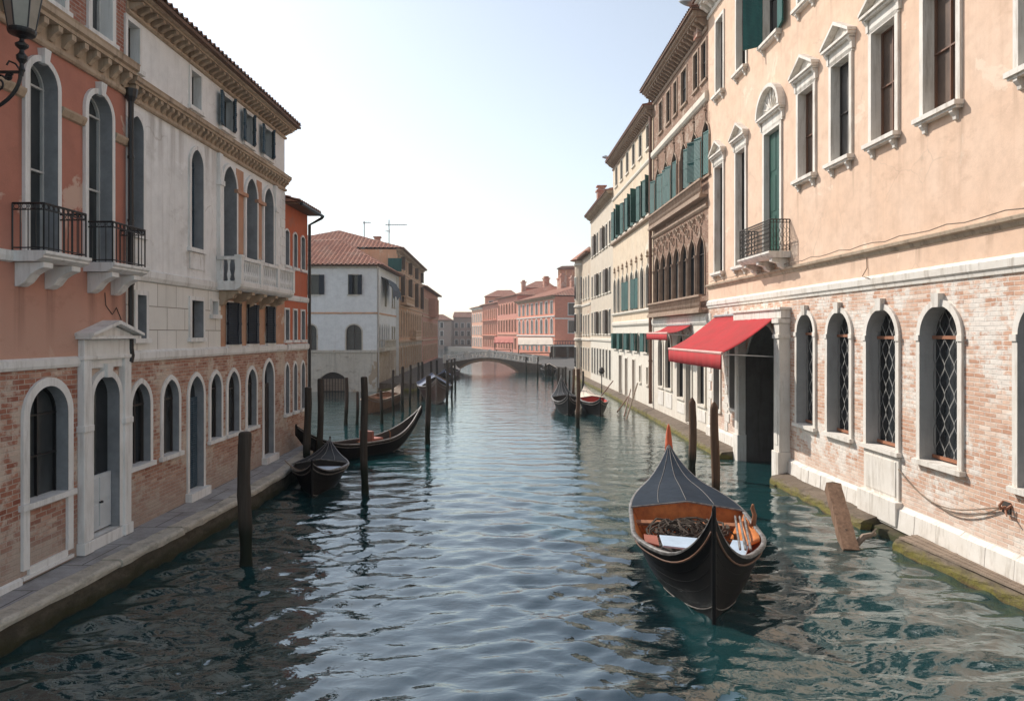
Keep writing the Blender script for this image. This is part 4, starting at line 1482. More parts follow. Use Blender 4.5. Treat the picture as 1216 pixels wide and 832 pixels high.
# iron balcony
b0, b1 = u(877.6) + 1.0, u(939) - .05
b0 = P.L - (24.75 - RY[0])
zf, d = 7.14, .62
mb = MB()
mb.prism_x([(.004, zf - .2), (-d * .85, zf - .2), (-d - .02, zf - .12), (-d - .07, zf - .06), (-d - .07, zf), (.004, zf)], b0 - .07, b1 + .07)
bal = P.put(mb, 'balcony', 'stone_right')
rb = MB()
railing(rb, [(b0, -.01), (b0, -d), (b1, -d), (b1, -.01)], zf, zf + .98, .095, .010, scroll=True)
P.put(rb, 'railing', 'iron_rust', bal)
for x in (b0 + .1, (b0 + b1) / 2 - .1, b1 - .32):
    mb = MB()
    mb.prism_x([(.004, zf - .205), (-d * .85, zf - .205), (-d * .85, zf - .30), (-d * .5, zf - .36), (-d * .42, zf - .46), (-d * .12, zf - .56), (.004, zf - .6)], x, x + .22)
    P.put(mb, 'bracket', 'stone_right', bal, bevel=.012)

# ------------------------------------------------------------------ right bank: brown gothic palazzo
Q = Facade(rp(RY[2]), rp(RY[1]), None, 'gothic_palazzo', 'brown gothic palazzo with carved arches and dark green shutters', 'palace')
u = Q.u
# attic
for p0, p1 in ((783.2, 786.8), (792, 796), (800.5, 804), (809.5, 815.5), (824, 829), (833.5, 839)):
    Q.window(u(p0), u(p1), 15.55, 17.2, 'flat', depth=.12, sur=.10, proud=.04, bars=(1, 1), mat='gothic_stone', sill=True)
gx = [.75 + i * 1.78 for i in range(6)]
for i, x in enumerate(gx):
    w = Q.window(x - .12, x + .98, 11.35, 14.0, 'ogee', depth=.12, sur=.10, proud=.05, bars=(1, 1), mat='gothic_stone', sill=True)
    if i != 3:
        Q.shutters(w, x - .10, x + .96, 11.4, 13.2, 'shutter_green', (158, (6, 20, 8, 0, 40, 10)[i]), y=-.02)
    for sg in (-1, 1):
        mb = MB()
        mb.tube([(x + .43 + sg * .6, -.05, 13.0), (x + .43 + sg * .6, -.05, 11.3)], .045, 6)
        Q.put(mb, 'colonnette', 'gothic_stone', w)
    mb = MB()
    mb.lathe([(.02, 0), (.07, .08), (.02, .16), (.05, .24), (.005, .36)], (x + .43, -.06, 14.12), 7)
    Q.put(mb, 'finial', 'gothic_stone', w)
# loggia with tracery
n = 7
pit = (Q.L - .7) / n
for i in range(n):
    x = .35 + i * pit
    w = Q.window(x + .10, x + pit - .10, 6.3, 9.25, 'ogee', rise=1.15, depth=.14, sur=.07, proud=.05, bars=(1, 1), mat='gothic_stone', pane='glass', sill=False)
    mb = MB()
    c = x + pit / 2
    # quatrefoil rings in the spandrel above each arch
    for (dx, dz, r) in ((0, 9.62, .16), (-pit / 2, 9.28, .18), (-pit / 4, 9.72, .10), (pit / 4, 9.72, .10)):
        ring = [(c + dx + r * math.cos(2 * math.pi * k / 10), -.07, dz + r * math.sin(2 * math.pi * k / 10)) for k in range(11)]
        mb.tube(ring, .035, 5, False)
    Q.put(mb, 'tracery', 'gothic_stone', w)
    mb = MB()
    mb.lathe([(.08, 0), (.045, .08), (.042, 1.5), (.04, 1.62), (.08, 1.72), (.09, 1.8)], (x, -.07, 6.3), 8)
    Q.put(mb, 'column', 'gothic_stone', w)
bp = MB()
balustrade(bp, [(.15, -.30), (Q.L - .15, -.30)], 5.62, 6.28, .17, .055, .12)
bp.box(.1, Q.L - .1, -.40, .003, 5.5, 5.62)
Q.put(bp, 'balustrade', 'gothic_stone')
bp = MB()
balustrade(bp, [(.15, -.26), (Q.L - .15, -.26)], 10.55, 11.25, .19, .055, .11)
bp.box(.1, Q.L - .1, -.36, .003, 10.42, 10.55)
Q.put(bp, 'balustrade', 'gothic_stone')
# ground floor
for p0, p1, z0, z1 in ((782.5, 787.5, 1.75, 4.5), (791, 797.5, 1.75, 4.6), (805, 812.5, 1.5, 4.7), (815.5, 821.5, .45, 4.7), (829.5, 837.5, 1.5, 4.6)):
    a, b = u(p0), u(p1)
    door = z0 < 1
    w = Q.window(a, b, z0, z1, 'point', rise=(b - a) * .7, depth=.14, sur=.16, proud=.06, bars=None if door else (1, 1), mat='gothic_ground', sill=not door, pane='glass')
    if door:
        w.name = 'doorway'
    else:
        mb = MB()
        mb.box(a - .1, b + .1, -.03, .003, .75, z0 - .25)
        Q.put(mb, 'apron', 'stone_right', w)
Q.wall('ground_wall', 'gothic_ground', 0, Q.L, -.4, 5.0)
Q.wall('carved_wall', 'gothic_wall', 0, Q.L, 5.0, 14.5)
Q.wall('attic_wall', 'gothic_wall', 0, Q.L, 14.5, 18.0)
Q.body('gothic_wall', 12, -.4, 18.1)
Q.band('string_course', 'stone_right', .005, Q.L - .005, [(-.003, 4.98), (.04, 5.0), (.10, 5.1), (.12, 5.3), (.04, 5.46), (-.003, 5.48)])
Q.band('string_course', 'gothic_ground', .005, Q.L - .005, [(-.003, 14.5), (.08, 14.52), (.16, 14.62), (.16, 14.86), (.06, 14.95), (-.003, 14.98)])
Q.band('string_course', 'gothic_stone', .005, Q.L - .005, [(-.003, 9.95), (.06, 9.97), (.12, 10.05), (.12, 10.16), (-.003, 10.2)])
Q.cornice('cornice', 'gothic_stone', 0, Q.L, 17.55, 18.35, .66, .42, .15)
Q.roof('tile_dark', 18.42, 12, .78, 1.9)
# ------------------------------------------------------------------ right bank: cream palazzo
S = Facade(rp(RY[3]), rp(RY[2]), None, 'cream_palazzo', 'cream palazzo with a row of open green shutters', 'palace')
u = S.u
for i in range(6):
    x = 1.0 + i * 2.15
    S.window(x + .1, x + .95, 15.5, 16.9, 'flat', depth=.12, sur=.08, bars=(1, 1), mat='cream_ground', sill=True)
for i in range(7):
    x = .75 + i * 1.88
    w = S.window(x, x + .92, 11.6, 13.75, 'flat', depth=.12, sur=.09, bars=(1, 1), mat='cream_ground', sill=True)
    S.shutters(w, x, x + .92, 11.6, 13.75, 'shutter_green', (165, (150, 118, 160, 140, 112, 155, 135)[i]))
n = 8
for i in range(n):
    x = .5 + i * 1.62
    w = S.window(x, x + 1.0, 6.15, 8.95, 'ogee', rise=.85, depth=.12, sur=.10, proud=.06, bars=(1, 1), mat='cream_ground', sill=False, pane='glass_grey' if i % 3 else 'glass')
    if i in (3, 5):
        S.shutters(w, x, x + 1.0, 6.2, 8.1, 'shutter_green', (160, 10))
    mb = MB()
    mb.lathe([(.02, 0), (.10, .1), (.03, .2), (.07, .3), (.005, .5)], (x + .5, -.07, 9.06), 7)
    S.put(mb, 'finial', 'gothic_stone', w)
for i, x in enumerate((.8, 3.2, 5.9, 8.4, 11.3)):
    w = S.window(x, x + .95, 3.5, 4.62, 'flat', depth=.12, sur=.08, bars=(1, 1), mat='cream_ground', sill=True)
    S.shutters(w, x, x + .95, 3.5, 4.62, 'shutter_green', (165, 138 + 6 * i))
for x, wd, zt, mt in ((2.6, 1.15, 3.05, 'door_brown'), (5.0, .85, 2.9, 'door_brown'), (7.6, .8, 2.9, 'door_brown')):
    w = S.window(x, x + wd, .35, zt, 'flat', depth=.25, sur=.1, proud=.03, bars=None, mat='cream_ground', sill=False, pane=mt)
    w.name = 'doorway'
for x in (9.8, 11.9):
    S.window(x, x + .5, 1.6, 2.6, 'flat', depth=.2, sur=.1, proud=.03, bars=None, mat='cream_ground', sill=True)
S.wall('ground_wall', 'cream_ground', 0, S.L, -.4, 5.1)
S.wall('plaster_wall', 'cream', 0, S.L, 5.1, 17.3)
S.body('cream', 12, -.4, 17.4)
S.band('string_course', 'cream_ground', .005, S.L - .005, [(-.003, 5.1), (.06, 5.12), (.12, 5.22), (.12, 5.4), (-.003, 5.46)])
S.band('sill_course', 'cream_ground', .005, S.L - .005, [(-.003, 5.9), (.06, 5.92), (.14, 6.0), (.14, 6.1), (-.003, 6.13)])
S.band('sill_course', 'gothic_stone', .005, S.L - .005, [(-.003, 11.2), (.08, 11.22), (.2, 11.3), (.2, 11.42), (-.003, 11.46)])
S.band('string_course', 'cream_ground', .005, S.L - .005, [(-.003, 14.6), (.05, 14.62), (.10, 14.7), (.10, 14.8), (-.003, 14.84)])
S.cornice('cornice', 'gothic_stone', .0, S.L - .005, 16.95, 17.6, .5, .42, .15)
S.roof('tile', 17.66, 12, .6, 1.8, u1=S.L - .01)
pb = MB()
pb.tube([(S.L - .16, -.14, 17.0), (S.L - .16, -.14, .6)], .10, 8)
for z in (15, 12, 9, 6, 3):
    pb.lathe([(.125, 0), (.125, .08)], (S.L - .16, -.14, z), 8)
S.put(pb, 'downpipe', 'frame_brown')
# ------------------------------------------------------------------ right bank: pale house and tower house
T = Facade(rp(RY[4]), rp(RY[3]), None, 'pale_house', 'tall pale plaster house with rows of faint narrow windows', 'house')
for zz, hh in ((1.0, 2.3), (4.6, 1.9), (7.9, 1.9), (11.6, 1.8)):
    for i in range(7):
        x = .8 + i * 1.65
        w = T.window(x, x + .8, zz, zz + hh, 'flat', depth=.10, sur=.09, bars=(1, 1), mat='cream_ground', sill=zz > 2, pane='glass_grey')
        if zz > 2 and (i * 7 + int(zz)) % 3 == 0:
            T.shutters(w, x, x + .8, zz, zz + hh, 'shutter_grey', (165, 160))
T.wall('ground_wall', 'cream_ground', 0, T.L, -.4, 4.0)
T.wall('plaster_wall', 'pale_house', 0, T.L, 4.0, 15.4)
T.body('pale_house', 12, -.4, 15.4)
T.band('string_course', 'cream_ground', .005, T.L - .005, [(-.003, 3.95), (.08, 3.98), (.10, 4.15), (-.003, 4.2)])
T.cornice('cornice', 'stone_dark', 0, T.L - .01, 14.9, 15.5, .5, .5, .16)
rT = T.roof('tile', 15.55, 12, .6, 1.8, u1=T.L - .01)
mb = MB()
mb.box(.35, 1.15, .5, 1.3, 15.5, 17.7)
mb.box(.25, 1.25, .4, 1.4, 17.7, 17.85)
mb.box(.45, 1.05, .6, 1.2, 17.85, 18.15)
mb.box(.3, 1.2, .45, 1.35, 18.15, 18.25)
T.put(mb, 'chimney', 'chimney', rT)
W = Facade(rp(RY[5]), rp(RY[4]), None, 'corner_house', 'narrow beige house with a rounded corner under red tiles', 'house')
for zz, hh in ((1.0, 2.2), (4.5, 1.9), (8.0, 2.2)):
    for i in range(4):
        x = 1.2 + i * 1.9
        W.window(x, x + .85, zz, zz + hh, 'round' if zz > 7 else 'flat', depth=.18, sur=.1, bars=(1, 1), mat='cream_ground', sill=zz > 2)
W.wall('plaster_wall', 'tower_house', 0, W.L, -.4, 12.2)
W.body('tower_house', 9, -.4, 12.2, ends=(True, True))
mb = MB()
mb.lathe([(1.5, -.4), (1.5, 12.15)], (.9, .9, 0), 22)
rc = W.put(mb, 'rounded_corner', 'tower_house', smooth=False)
mb = MB()
for z in (3.9, 7.3, 11.6):
    mb.lathe([(1.5, 0), (1.6, .04), (1.6, .2), (1.5, .26)], (.9, .9, z), 22)
W.put(mb, 'band', 'cream_ground', rc)
for z0, h in ((1.2, 2.0), (4.8, 1.8), (8.2, 2.2)):
    for an in (-78, -32, 14):
        t = R(an)
        q = lambda rr, da: (.9 + rr * math.cos(t + da), .9 + rr * math.sin(t + da))
        mb = MB()
        fr = [q(1.46, -.22), q(1.55, -.22), q(1.55, .22), q(1.46, .22)]
        mb.hexa([(x, y, z0 - .1) for x, y in fr], [(x, y, z0 + h + .12) for x, y in fr])
        w = W.put(mb, 'window', 'cream_ground', recalc=True)
        mb = MB()
        fr = [q(1.5, -.15), q(1.563, -.15), q(1.563, .15), q(1.5, .15)]
        mb.hexa([(x, y, z0) for x, y in fr], [(x, y, z0 + h) for x, y in fr])
        W.put(mb, 'pane', 'glass', w, recalc=True)
W.band('string_course', 'cream_ground', 2.3, W.L - .01, [(-.003, 3.9), (.08, 3.93), (.1, 4.1), (-.003, 4.15)])
W.band('string_course', 'cream_ground', 2.3, W.L - .01, [(-.003, 7.3), (.08, 7.33), (.1, 7.5), (-.003, 7.55)])
rw = W.roof('tile', 12.3, 9, .5, 2.0, hip=(3, 0), u0=1.2, u1=W.L - .02)
mb = MB()
for k in range(24):
    a0, a1 = 2 * math.pi * k / 24, 2 * math.pi * (k + 1) / 24
    mb.poly((.9 + 2.0 * math.cos(a0), .9 + 2.0 * math.sin(a0), 12.2), (.9 + 2.0 * math.cos(a1), .9 + 2.0 * math.sin(a1), 12.2), (.9, .9, 13.7))
W.put(mb, 'conical_roof', 'tile')

# ------------------------------------------------------------------ mossy footings along the right bank
ER = [(3.0, 9.35), (11.9, 8.53), (15.2, 8.12), (16.6, 8.16), (20, 8.04), (22.3, 7.92), (26, 7.66), (30, 7.52), (38, 7.5), (54, 7.15), (70, 6.65), (75.6, 6.4)]


def erx(Y):
    for (a, b), (c, d) in zip(ER[:-1], ER[1:]):
        if Y <= c:
            return b + (d - b) * (Y - a) / (c - a)
    return ER[-1][1]


def footing(y0, y1, name, label, mat='found', top=.24, seed=1):
    rnd = random.Random(seed)
    mb = MB()
    n = max(3, int((y1 - y0) / .22))
    rows = []
    for i in range(n + 1):
        y = y0 + (y1 - y0) * i / n
        xe = erx(y)
        xw = rx(y) + .03
        j = lambda s: rnd.uniform(-s, s)
        rows.append([(xw, y, top + .12), (xw - (xw - xe) * .45, y, top + .05 + j(.02)), (xe + .06 + j(.012), y, top + j(.015)), (xe + .015 + j(.015), y, top - .07 + j(.012)),
                     (xe + j(.02), y, .12), (xe - .02, y, 0.0), (xe + .02, y, -.6)])
    mb.grid(rows)
    for r in (rows[0], rows[-1]):
        mb.poly(*(r + [(r[0][0], r[0][1], -.6)]))
    o = mb.build(name, M[mat])
    return tag(o, label, 'footing', 'stone footings of the sunlit bank')


footing(3.0, 15.25, 'mossy_footing', 'moss fringed stone footing below the lattice windows, ending at a broken gap')
footing(16.75, 22.0, 'mossy_footing', 'mossy footing between the broken gap and the dark water gate', seed=2)
footing(26.3, 75.6, 'mossy_footing', 'long mossy footing beyond the red awning', seed=3)
mb = MB()
mb.grid([[(rx(y) + .03, y, .22), (rx(y) - .28, y, .14), (rx(y) - .34, y, -.05), (rx(y) - .36, y, -.6)] for y in (15.2, 15.5, 15.9, 16.3, 16.8)])
tag(mb.build('sunk_footing', M['sunk']), 'dark collapsed footing in the gap behind the leaning beam', 'footing')
# weathered ledge boards lying on the near footing
mb = MB()
rnd = random.Random(8)
for k in range(3):
    rows = []
    for i in range(30):
        y = 9.0 + i * .213
        xe, xw = erx(y), rx(y) - .05
        t0, t1 = .16 + k * .27, .16 + k * .27 + .25
        x0, x1 = xe + (xw - .1 - xe) * t0, xe + (xw - .1 - xe) * t1
        z = .27 + .02 * k + rnd.uniform(-.004, .004)
        rows.append([(x0, y, z - .01), (x0 + .004, y, z + .03), (x1 - .004, y, z + .03), (x1, y, z - .01)])
    mb.grid(rows)
tag(mb.build('ledge_boards', M['plank']), 'weathered grey ledge timbers along the white base of the peach palazzo', 'timber')


# ------------------------------------------------------------------ awnings
def awning(name, label, Y0, Y1, zb, zf, D, val, arms=True):
    root = empty(name, (rx((Y0 + Y1) / 2), (Y0 + Y1) / 2, zb))
    tag(root, label, 'awning')
    t = Vector((-.027, 1, 0)).normalized()
    nrm = Vector((-1, -.027, 0)).normalized()
    cY = (Y0 + Y1) / 2
    half = (Y1 - Y0) / 2
    P_ = lambda a, d, z: tuple(t * a + nrm * d + Vector((0, 0, z - zb)))
    mb = MB()
    rows = []
    n = 24
    for i in range(n + 1):
        a = -half + 2 * half * i / n
        rows.append([P_(a, .03 + (D - .03) * j / 6, zb + (zf - zb) * j / 6 - .10 * math.sin(math.pi * j / 6) * (1 - .45 * abs(math.sin(i * math.pi / 12))) + .012 * math.sin(i * 2.1 + j)) for j in range(7)])
    mb.grid(rows)
    o = mb.build('canopy', M['red_cloth'], root, smooth=True)
    so = o.modifiers.new('cloth', 'SOLIDIFY')
    so.thickness = .012
    mb = MB()
    rows = []
    for i in range(61):
        a = -half + 2 * half * i / 60
        w = .012 * math.sin(i * .9) + .01 * math.sin(i * 2.3)
        rows.append([P_(a, D + .02, zf - .05), P_(a, D + .02 + w * .6, zf - .05 - val * .5), P_(a, D + .015 + w, zf - .05 - val - .004 * math.sin(i * 1.7))])
    mb.grid(rows)
    v = mb.build('valance', M['red_cloth'], root, smooth=True)
    so = v.modifiers.new('cloth', 'SOLIDIFY')
    so.thickness = .01
    mb = MB()
    mb.tube([P_(-half - .03, D, zf), P_(half + .03, D, zf)], .05, 10)
    mb.build('front_bar', M['pink_trim'], root)
    if arms:
        for a in (-half + .06, half - .06):
            mb = MB()
            mb.tube([P_(a, .06, zf - .12), P_(a, D - .02, zf - .03)], .022, 8)
            mb.tube([P_(a, .03, zf - .22), P_(a, .06, zf + .0)], .045, 8)
            mb.build('arm', M['steel'], root)
    mb = MB()
    mb.tube([P_(-half, .07, zb + .02), P_(half, .07, zb + .02)], .06, 10)
    mb.build('roller', M['steel'], root)
    return root


awning('large_awning', 'large red cloth awning over the dark water gate', 22.55, 29.3, 5.28, 3.98, 1.95, .46)
awning('small_awning', 'small red awning on the brown gothic palazzo beyond the large one', 32.8, 37.2, 5.0, 4.62, 1.15, .28)


# ------------------------------------------------------------------ far left bank
XF = lambda Y: -10.7 - 0.025 * (Y - 56.7)
D = Facade((-21.0, 56.7), (XF(56.7), 56.7), None, 'white_corner_house', 'white plastered corner house with blue black shutters and red tiled roof', 'house')
u = D.u
for p0, p1 in ((366, 379), (414, 425)):
    a, b = u(p0), u(p1)
    w = D.window(a, b, 7.7, 9.25, 'flat', depth=.18, sur=.06, bars=None, mat='white_base', sill=True)
    D.shutters(w, a, b, 7.7, 9.25, 'shutter_black', (172, 170) if p0 < 400 else (25, 160))
for p0, p1 in ((362, 376), (411, 429.5)):
    w = D.window(u(p0), u(p1), 3.25, 5.3, 'round', depth=.22, sur=.1, bars=(1, 1), mat='white_base', sill=False)
w = D.window(u(380), u(411), -.4, 1.55, 'seg', rise=.5, depth=.5, sur=.22, proud=.04, bars=None, mat='white_base', sill=False, pane='lining_dark')
w.name = 'water_gate'
mb = MB()
a, b = u(380), u(411)
for k in range(9):
    x = a + (b - a) * k / 9
    mb.box(x + .02, x + (b - a) / 9 - .05, .3, .36, .05, 1.0)
D.put(mb, 'gate', 'plank', w)
D.wall('stone_base', 'white_base', 0, D.L, -.5, 3.1)
D.wall('plaster_wall', 'white_house', 0, D.L, 3.1, 10.0)
D.body('white_house', 11, -.5, 10.0, ends=(True, False))
D.band('string_course', 'white_base', 0, D.L, [(-.003, 3.05), (.08, 3.08), (.1, 3.25), (-.003, 3.3)])
D.band('string_course', 'brown_house', 0, D.L, [(-.003, 6.15), (.05, 6.17), (.05, 6.27), (-.003, 6.3)])
D.band('string_course', 'white_base', 0, D.L, [(-.003, 9.75), (.1, 9.78), (.16, 9.9), (-.003, 9.95)])
D2 = Facade((XF(56.7), 56.7), (XF(67.7), 67.7), D)
for i in range(5):
    x = 1.0 + i * 1.25
    D2.window(x, x + .72, 3.5, 5.4, 'point', depth=.05, sur=.09, bars=None, mat='white_house', sill=False)
mb = MB()
mb.box(.7, 7.3, -.55, .003, 3.2, 3.36)
bal = D2.put(mb, 'balcony', 'white_base')
mb = MB()
balustrade(mb, [(.75, -.02), (.75, -.5), (7.25, -.5), (7.25, -.02)], 3.36, 4.1, .2, .05, .1)
D2.put(mb, 'balustrade', 'white_base', bal)
w = D2.window(4.1, 4.9, 6.9, 9.1, 'flat', depth=.18, sur=.07, bars=None, mat='white_base', sill=False)
for x in (8.2, 9.6):
    w = D2.window(x, x + .7, 7.0, 9.1, 'flat', depth=.18, sur=.07, bars=(1, 1), mat='white_base', sill=True)
    D2.window(x, x + .7, 3.6, 5.2, 'flat', depth=.18, sur=.07, bars=(1, 1), mat='white_base', sill=True)
D2.wall('stone_base', 'tan_base', 0, D2.L, -.5, 3.1)
D2.wall('plaster_wall', 'white_house', 0, D2.L, 3.1, 10.0)
D2.band('string_course', 'brown_house', 0, D2.L, [(-.003, 6.15), (.05, 6.17), (.05, 6.27), (-.003, 6.3)])
mb = MB()
mb.tube([(.12, -.1, 9.8), (.12, -.1, .3)], .07, 7)
D2.put(mb, 'downpipe', 'steel')
r = D.roof('tile', 10.05, 11, .45, 2.7, hip=(4, 4.6), u1=D.L + .45, pitch=.36)
# dark cloth awning hung out on the canal side
root = empty('dark_awning', (XF(60.5), 60.5, 9.1))
tag(root, 'dark cloth blind hung out over the canal side of the white corner house', 'awning')
mb = MB()
mb.grid([[(.03, -1.6 + 4.6 * i / 8, .2), (.55, -1.6 + 4.6 * i / 8, -.1 - .04 * math.sin(i)), (.95, -1.6 + 4.6 * i / 8, -.75 - .2 * abs(math.sin(i * 1.3))), (1.0, -1.6 + 4.6 * i / 8, -1.5 - .18 * math.sin(i * 1.9))] for i in range(9)])
o = mb.build('cloth', M['shutter_black'], root)
mb = MB()
mb.tube([(0, -1.6, .2), (.95, -1.6, -.72)], .025, 5)
mb.tube([(0, 3.0, .2), (.95, 3.0, -.72)], .025, 5)
mb.build('arm', M['iron'], root)

E2 = Facade((XF(68), 68.0), (XF(92), 92.0), None, 'ochre_palazzo', 'tall ochre brown palazzo with close set tall windows beyond the white corner house', 'palace')
for zz, hh in ((1.0, 2.2), (4.3, 2.6), (7.7, 2.7), (11.0, 1.2)):
    for i in range(11):
        x = .9 + i * 2.1
        w = E2.window(x, x + .95, zz, zz + hh, 'round' if 4 < zz < 8 else 'flat', depth=.12, sur=.16, proud=.05, bars=(1, 1), mat='ochre_trim', sill=zz > 2, pane='glass_grey')
        if zz > 7 and i % 3 == 1:
            E2.shutters(w, x, x + .95, zz, zz + hh, 'shutter_grey', (120, 150))
E2.wall('stone_base', 'tan_base', 0, E2.L, -.4, 3.7)
E2.wall('plaster_wall', 'brown_house', 0, E2.L, 3.7, 12.6)
E2.body('brown_house', 13, -.4, 12.6)
for zz in (3.7, 7.2, 10.6):
    E2.band('string_course', 'ochre_trim', .01, E2.L, [(-.003, zz), (.1, zz + .03), (.14, zz + .18), (-.003, zz + .22)])
for x0, x1, z in ((2.4, 9.6, 7.45), (11, 17, 4.05)):
    mb = MB()
    mb.box(x0, x1, -.7, .003, z, z + .16)
    b = E2.put(mb, 'balcony', 'ochre_trim')
    mb = MB()
    balustrade(mb, [(x0 + .05, -.02), (x0 + .05, -.62), (x1 - .05, -.62), (x1 - .05, -.02)], z + .16, z + .9, .24, .055, .1)
    E2.put(mb, 'balustrade', 'ochre_trim', b)
E2.cornice('cornice', 'stone_dark', 0, E2.L, 12.2, 12.7, .5, .6, .2)
re = E2.roof('tile', 12.75, 13, .7, 2.3, hip=(5, 5), pitch=.4)
E3 = Facade((XF(68) - 13, 68.02), (XF(68) - .002, 68.0), E2)
w = E3.window(E3.u(461), E3.u(476), 10.4, 11.9, 'flat', depth=.2, sur=.12, bars=None, mat='white_base', pane='glass_grey', y0=None) if False else None
E3.wall('end_wall', 'brown_house', 0, E3.L, -.4, 12.55, y=-.02)
mb = MB()
a, b = E3.u(461), E3.u(477)
mb.box(a, b, -.09, -.025, 10.5, 11.75)
E3.put(mb, 'shutter', 'shutter_green')

E4 = Facade((XF(92.2), 92.2), (XF(118), 118.0), None, 'rust_house', 'dusty red house with projecting bay at the far end of the left bank', 'house')
for zz, hh in ((1.0, 2.0), (4.2, 1.9), (7.4, 1.9)):
    for i in range(10):
        x = 1.2 + i * 2.4
        E4.window(x, x + .95, zz, zz + hh, 'flat', depth=.12, sur=.14, proud=.05, bars=(1, 1), mat='ochre_trim', sill=zz > 2, pane='glass_grey')
E4.wall('plaster_wall', 'rust_house', 0, E4.L, -.4, 10.6)
E4.body('rust_house', 12, -.4, 10.6)
mb = MB()
mb.box(9, 15, -1.0, -.002, 6.9, 9.6)
for i in range(6):
    mb.box(9.15 + i, 9.3 + i, -1.06, -1.0, 7.0, 9.5)
E4.put(mb, 'bay_window', 'rust_house')
for zz in (3.6, 6.8):
    E4.band('string_course', 'ochre_trim', .01, E4.L, [(-.003, zz), (.1, zz + .03), (.14, zz + .18), (-.003, zz + .22)])
E4.roof('tile', 10.7, 12, .7, 2.0, hip=(0, 3), pitch=.4)
mb = MB()
mb.box(9.0, 9.6, 3.0, 3.6, 13.2, 14.9)
mb.box(8.9, 9.7, 2.9, 3.7, 14.9, 15.05)
E2.put(mb, 'chimney', 'chimney', re)
# taller gabled house behind
K = Facade((-33.0, 72.0), (-17.2, 72.0), None, 'gabled_house', 'brown gabled house rising behind the white corner house', 'house')
K.wall('plaster_wall', 'brown_house', 0, K.L, 0, 13.0)
K.body('brown_house', 14, 0, 13.0)
mb = MB()
tile_sheet(mb, (K.L + .3, -.4, 12.9), (K.L + .3, 14.4, 12.9), (K.L - 8.2, 14.4, 16.4), (K.L - 8.2, -.4, 16.4), .4)
tile_sheet(mb, (-.3, 14.4, 12.9), (-.3, -.4, 12.9), (K.L - 8.2, -.4, 16.4), (K.L - 8.2, 14.4, 16.4), .4)
mb.poly((0, 0, 12.95), (K.L, 0, 12.95), (K.L - 8.2, 0, 16.3))
mb.poly((0, 14, 12.95), (K.L - 8.2, 14, 16.3), (K.L, 14, 12.95))
K.put(mb, 'roof', 'tile_dark')
# far left quay with its kerb
mb = MB()
QF = [(57.5, -7.9), (66, -7.4), (80, -7.2), (92, -7.2), (118, -9.3)]
mb.grid([[(XF(y) - .1, y, .62), (x - .3, y, .62), (x, y, .60), (x + .03, y, .35), (x + .05, y, -.6)] for y, x in QF])
mb.poly((XF(57.5), 57.5, -.6), (-7.85, 57.5, -.6), (-7.9, 57.5, .6), (XF(57.5), 57.5, .62))
tag(mb.build('far_pavement', M['found']), kind='structure')


# ------------------------------------------------------------------ television aerials, dish, floodlight
def aerial(name, px, ptop, pbase, Y, label, arms=((.9, 1.0, 6),)):
    p = at(px, pbase, Y)
    q = at(px, ptop, Y)
    root = empty(name, p)
    tag(root, label, 'aerial')
    H = q.z - p.z
    mb = MB()
    mb.tube([(0, 0, -.6), (0, 0, H)], .05, 6)
    mb.build('mast', M['iron_rust'], root)
    mb = MB()
    for f, L, n in arms:
        z = H * f
        mb.tube([(-L * .2, 0, z), (L, 0, z)], .035, 5)
        for k in range(n):
            x = -L * .15 + L * 1.1 * k / n
            mb.tube([(x, -.3, z), (x, .3, z)], .012, 4)
            mb.tube([(x, 0, z - .2), (x, 0, z + .2)], .012, 4)
    mb.build('antenna', M['iron_rust'], root)


aerial('roof_aerial', 432.5, 263, 289, 73, 'short thin aerial on the brown gabled roof', ((.95, .7, 4),))
aerial('roof_aerial', 462, 261, 291, 75, 'tall aerial with a long crossarm above the ochre palazzo', ((.8, 1.9, 9), (.55, -.4, 2)))
aerial('roof_aerial', 771, 94, 112, 40.9, 'small bent aerial at the corner of the gothic palazzo roof', ((.5, -.35, 3), (.9, .2, 2)))
# satellite dish on a stub wall at the peach palazzo roof edge
p = at(829, 10, 31.2)
root = empty('satellite_dish', p)
tag(root, 'grey satellite dish on a brick stub by the peach palazzo eaves', 'satellite dish')
mb = MB()
rows = []
for i in range(7):
    r_ = .62 * i / 6
    rows.append([(-.25 + r_ * math.cos(2 * math.pi * k / 18), r_ * .5 * math.sin(2 * math.pi * k / 18), .05 + .25 * (r_ / .62) ** 2 + .12 * r_ * math.sin(2 * math.pi * k / 18)) for k in range(19)])
mb.grid(rows)
o = mb.build('dish', M['steel'], root, smooth=True)
so = o.modifiers.new('thick', 'SOLIDIFY')
so.thickness = .02
mb = MB()
mb.tube([(-.25, 0, .05), (-.05, .1, -.2), (0, .1, -.7)], .03, 6)
mb.build('arm', M['steel'], root)
mb = MB()
mb.box(-.05, .5, -.05, .6, -1.2, -.15)
mb.box(-.1, .55, -.1, .65, -.15, -.08)
mb.build('stub', M['chimney'], root)
p = at(720, 187, 54.8)
root = empty('floodlight', p)
tag(root, 'small floodlight on an arm at the cream palazzo eaves', 'floodlight')
mb = MB()
mb.tube([(.6, 0, -.05), (0, 0, 0)], .035, 6)
mb.build('arm', M['steel'], root)
mb = MB()
mb.lathe([(.05, -.06), (.16, 0), (.17, .14), (.06, .2)], (-.05, 0, -.05), 10)
mb.tube([(-.3, 0, .02), (.05, 0, .02)], .08, 8)
mb.build('lamp_head', M['steel'], root)

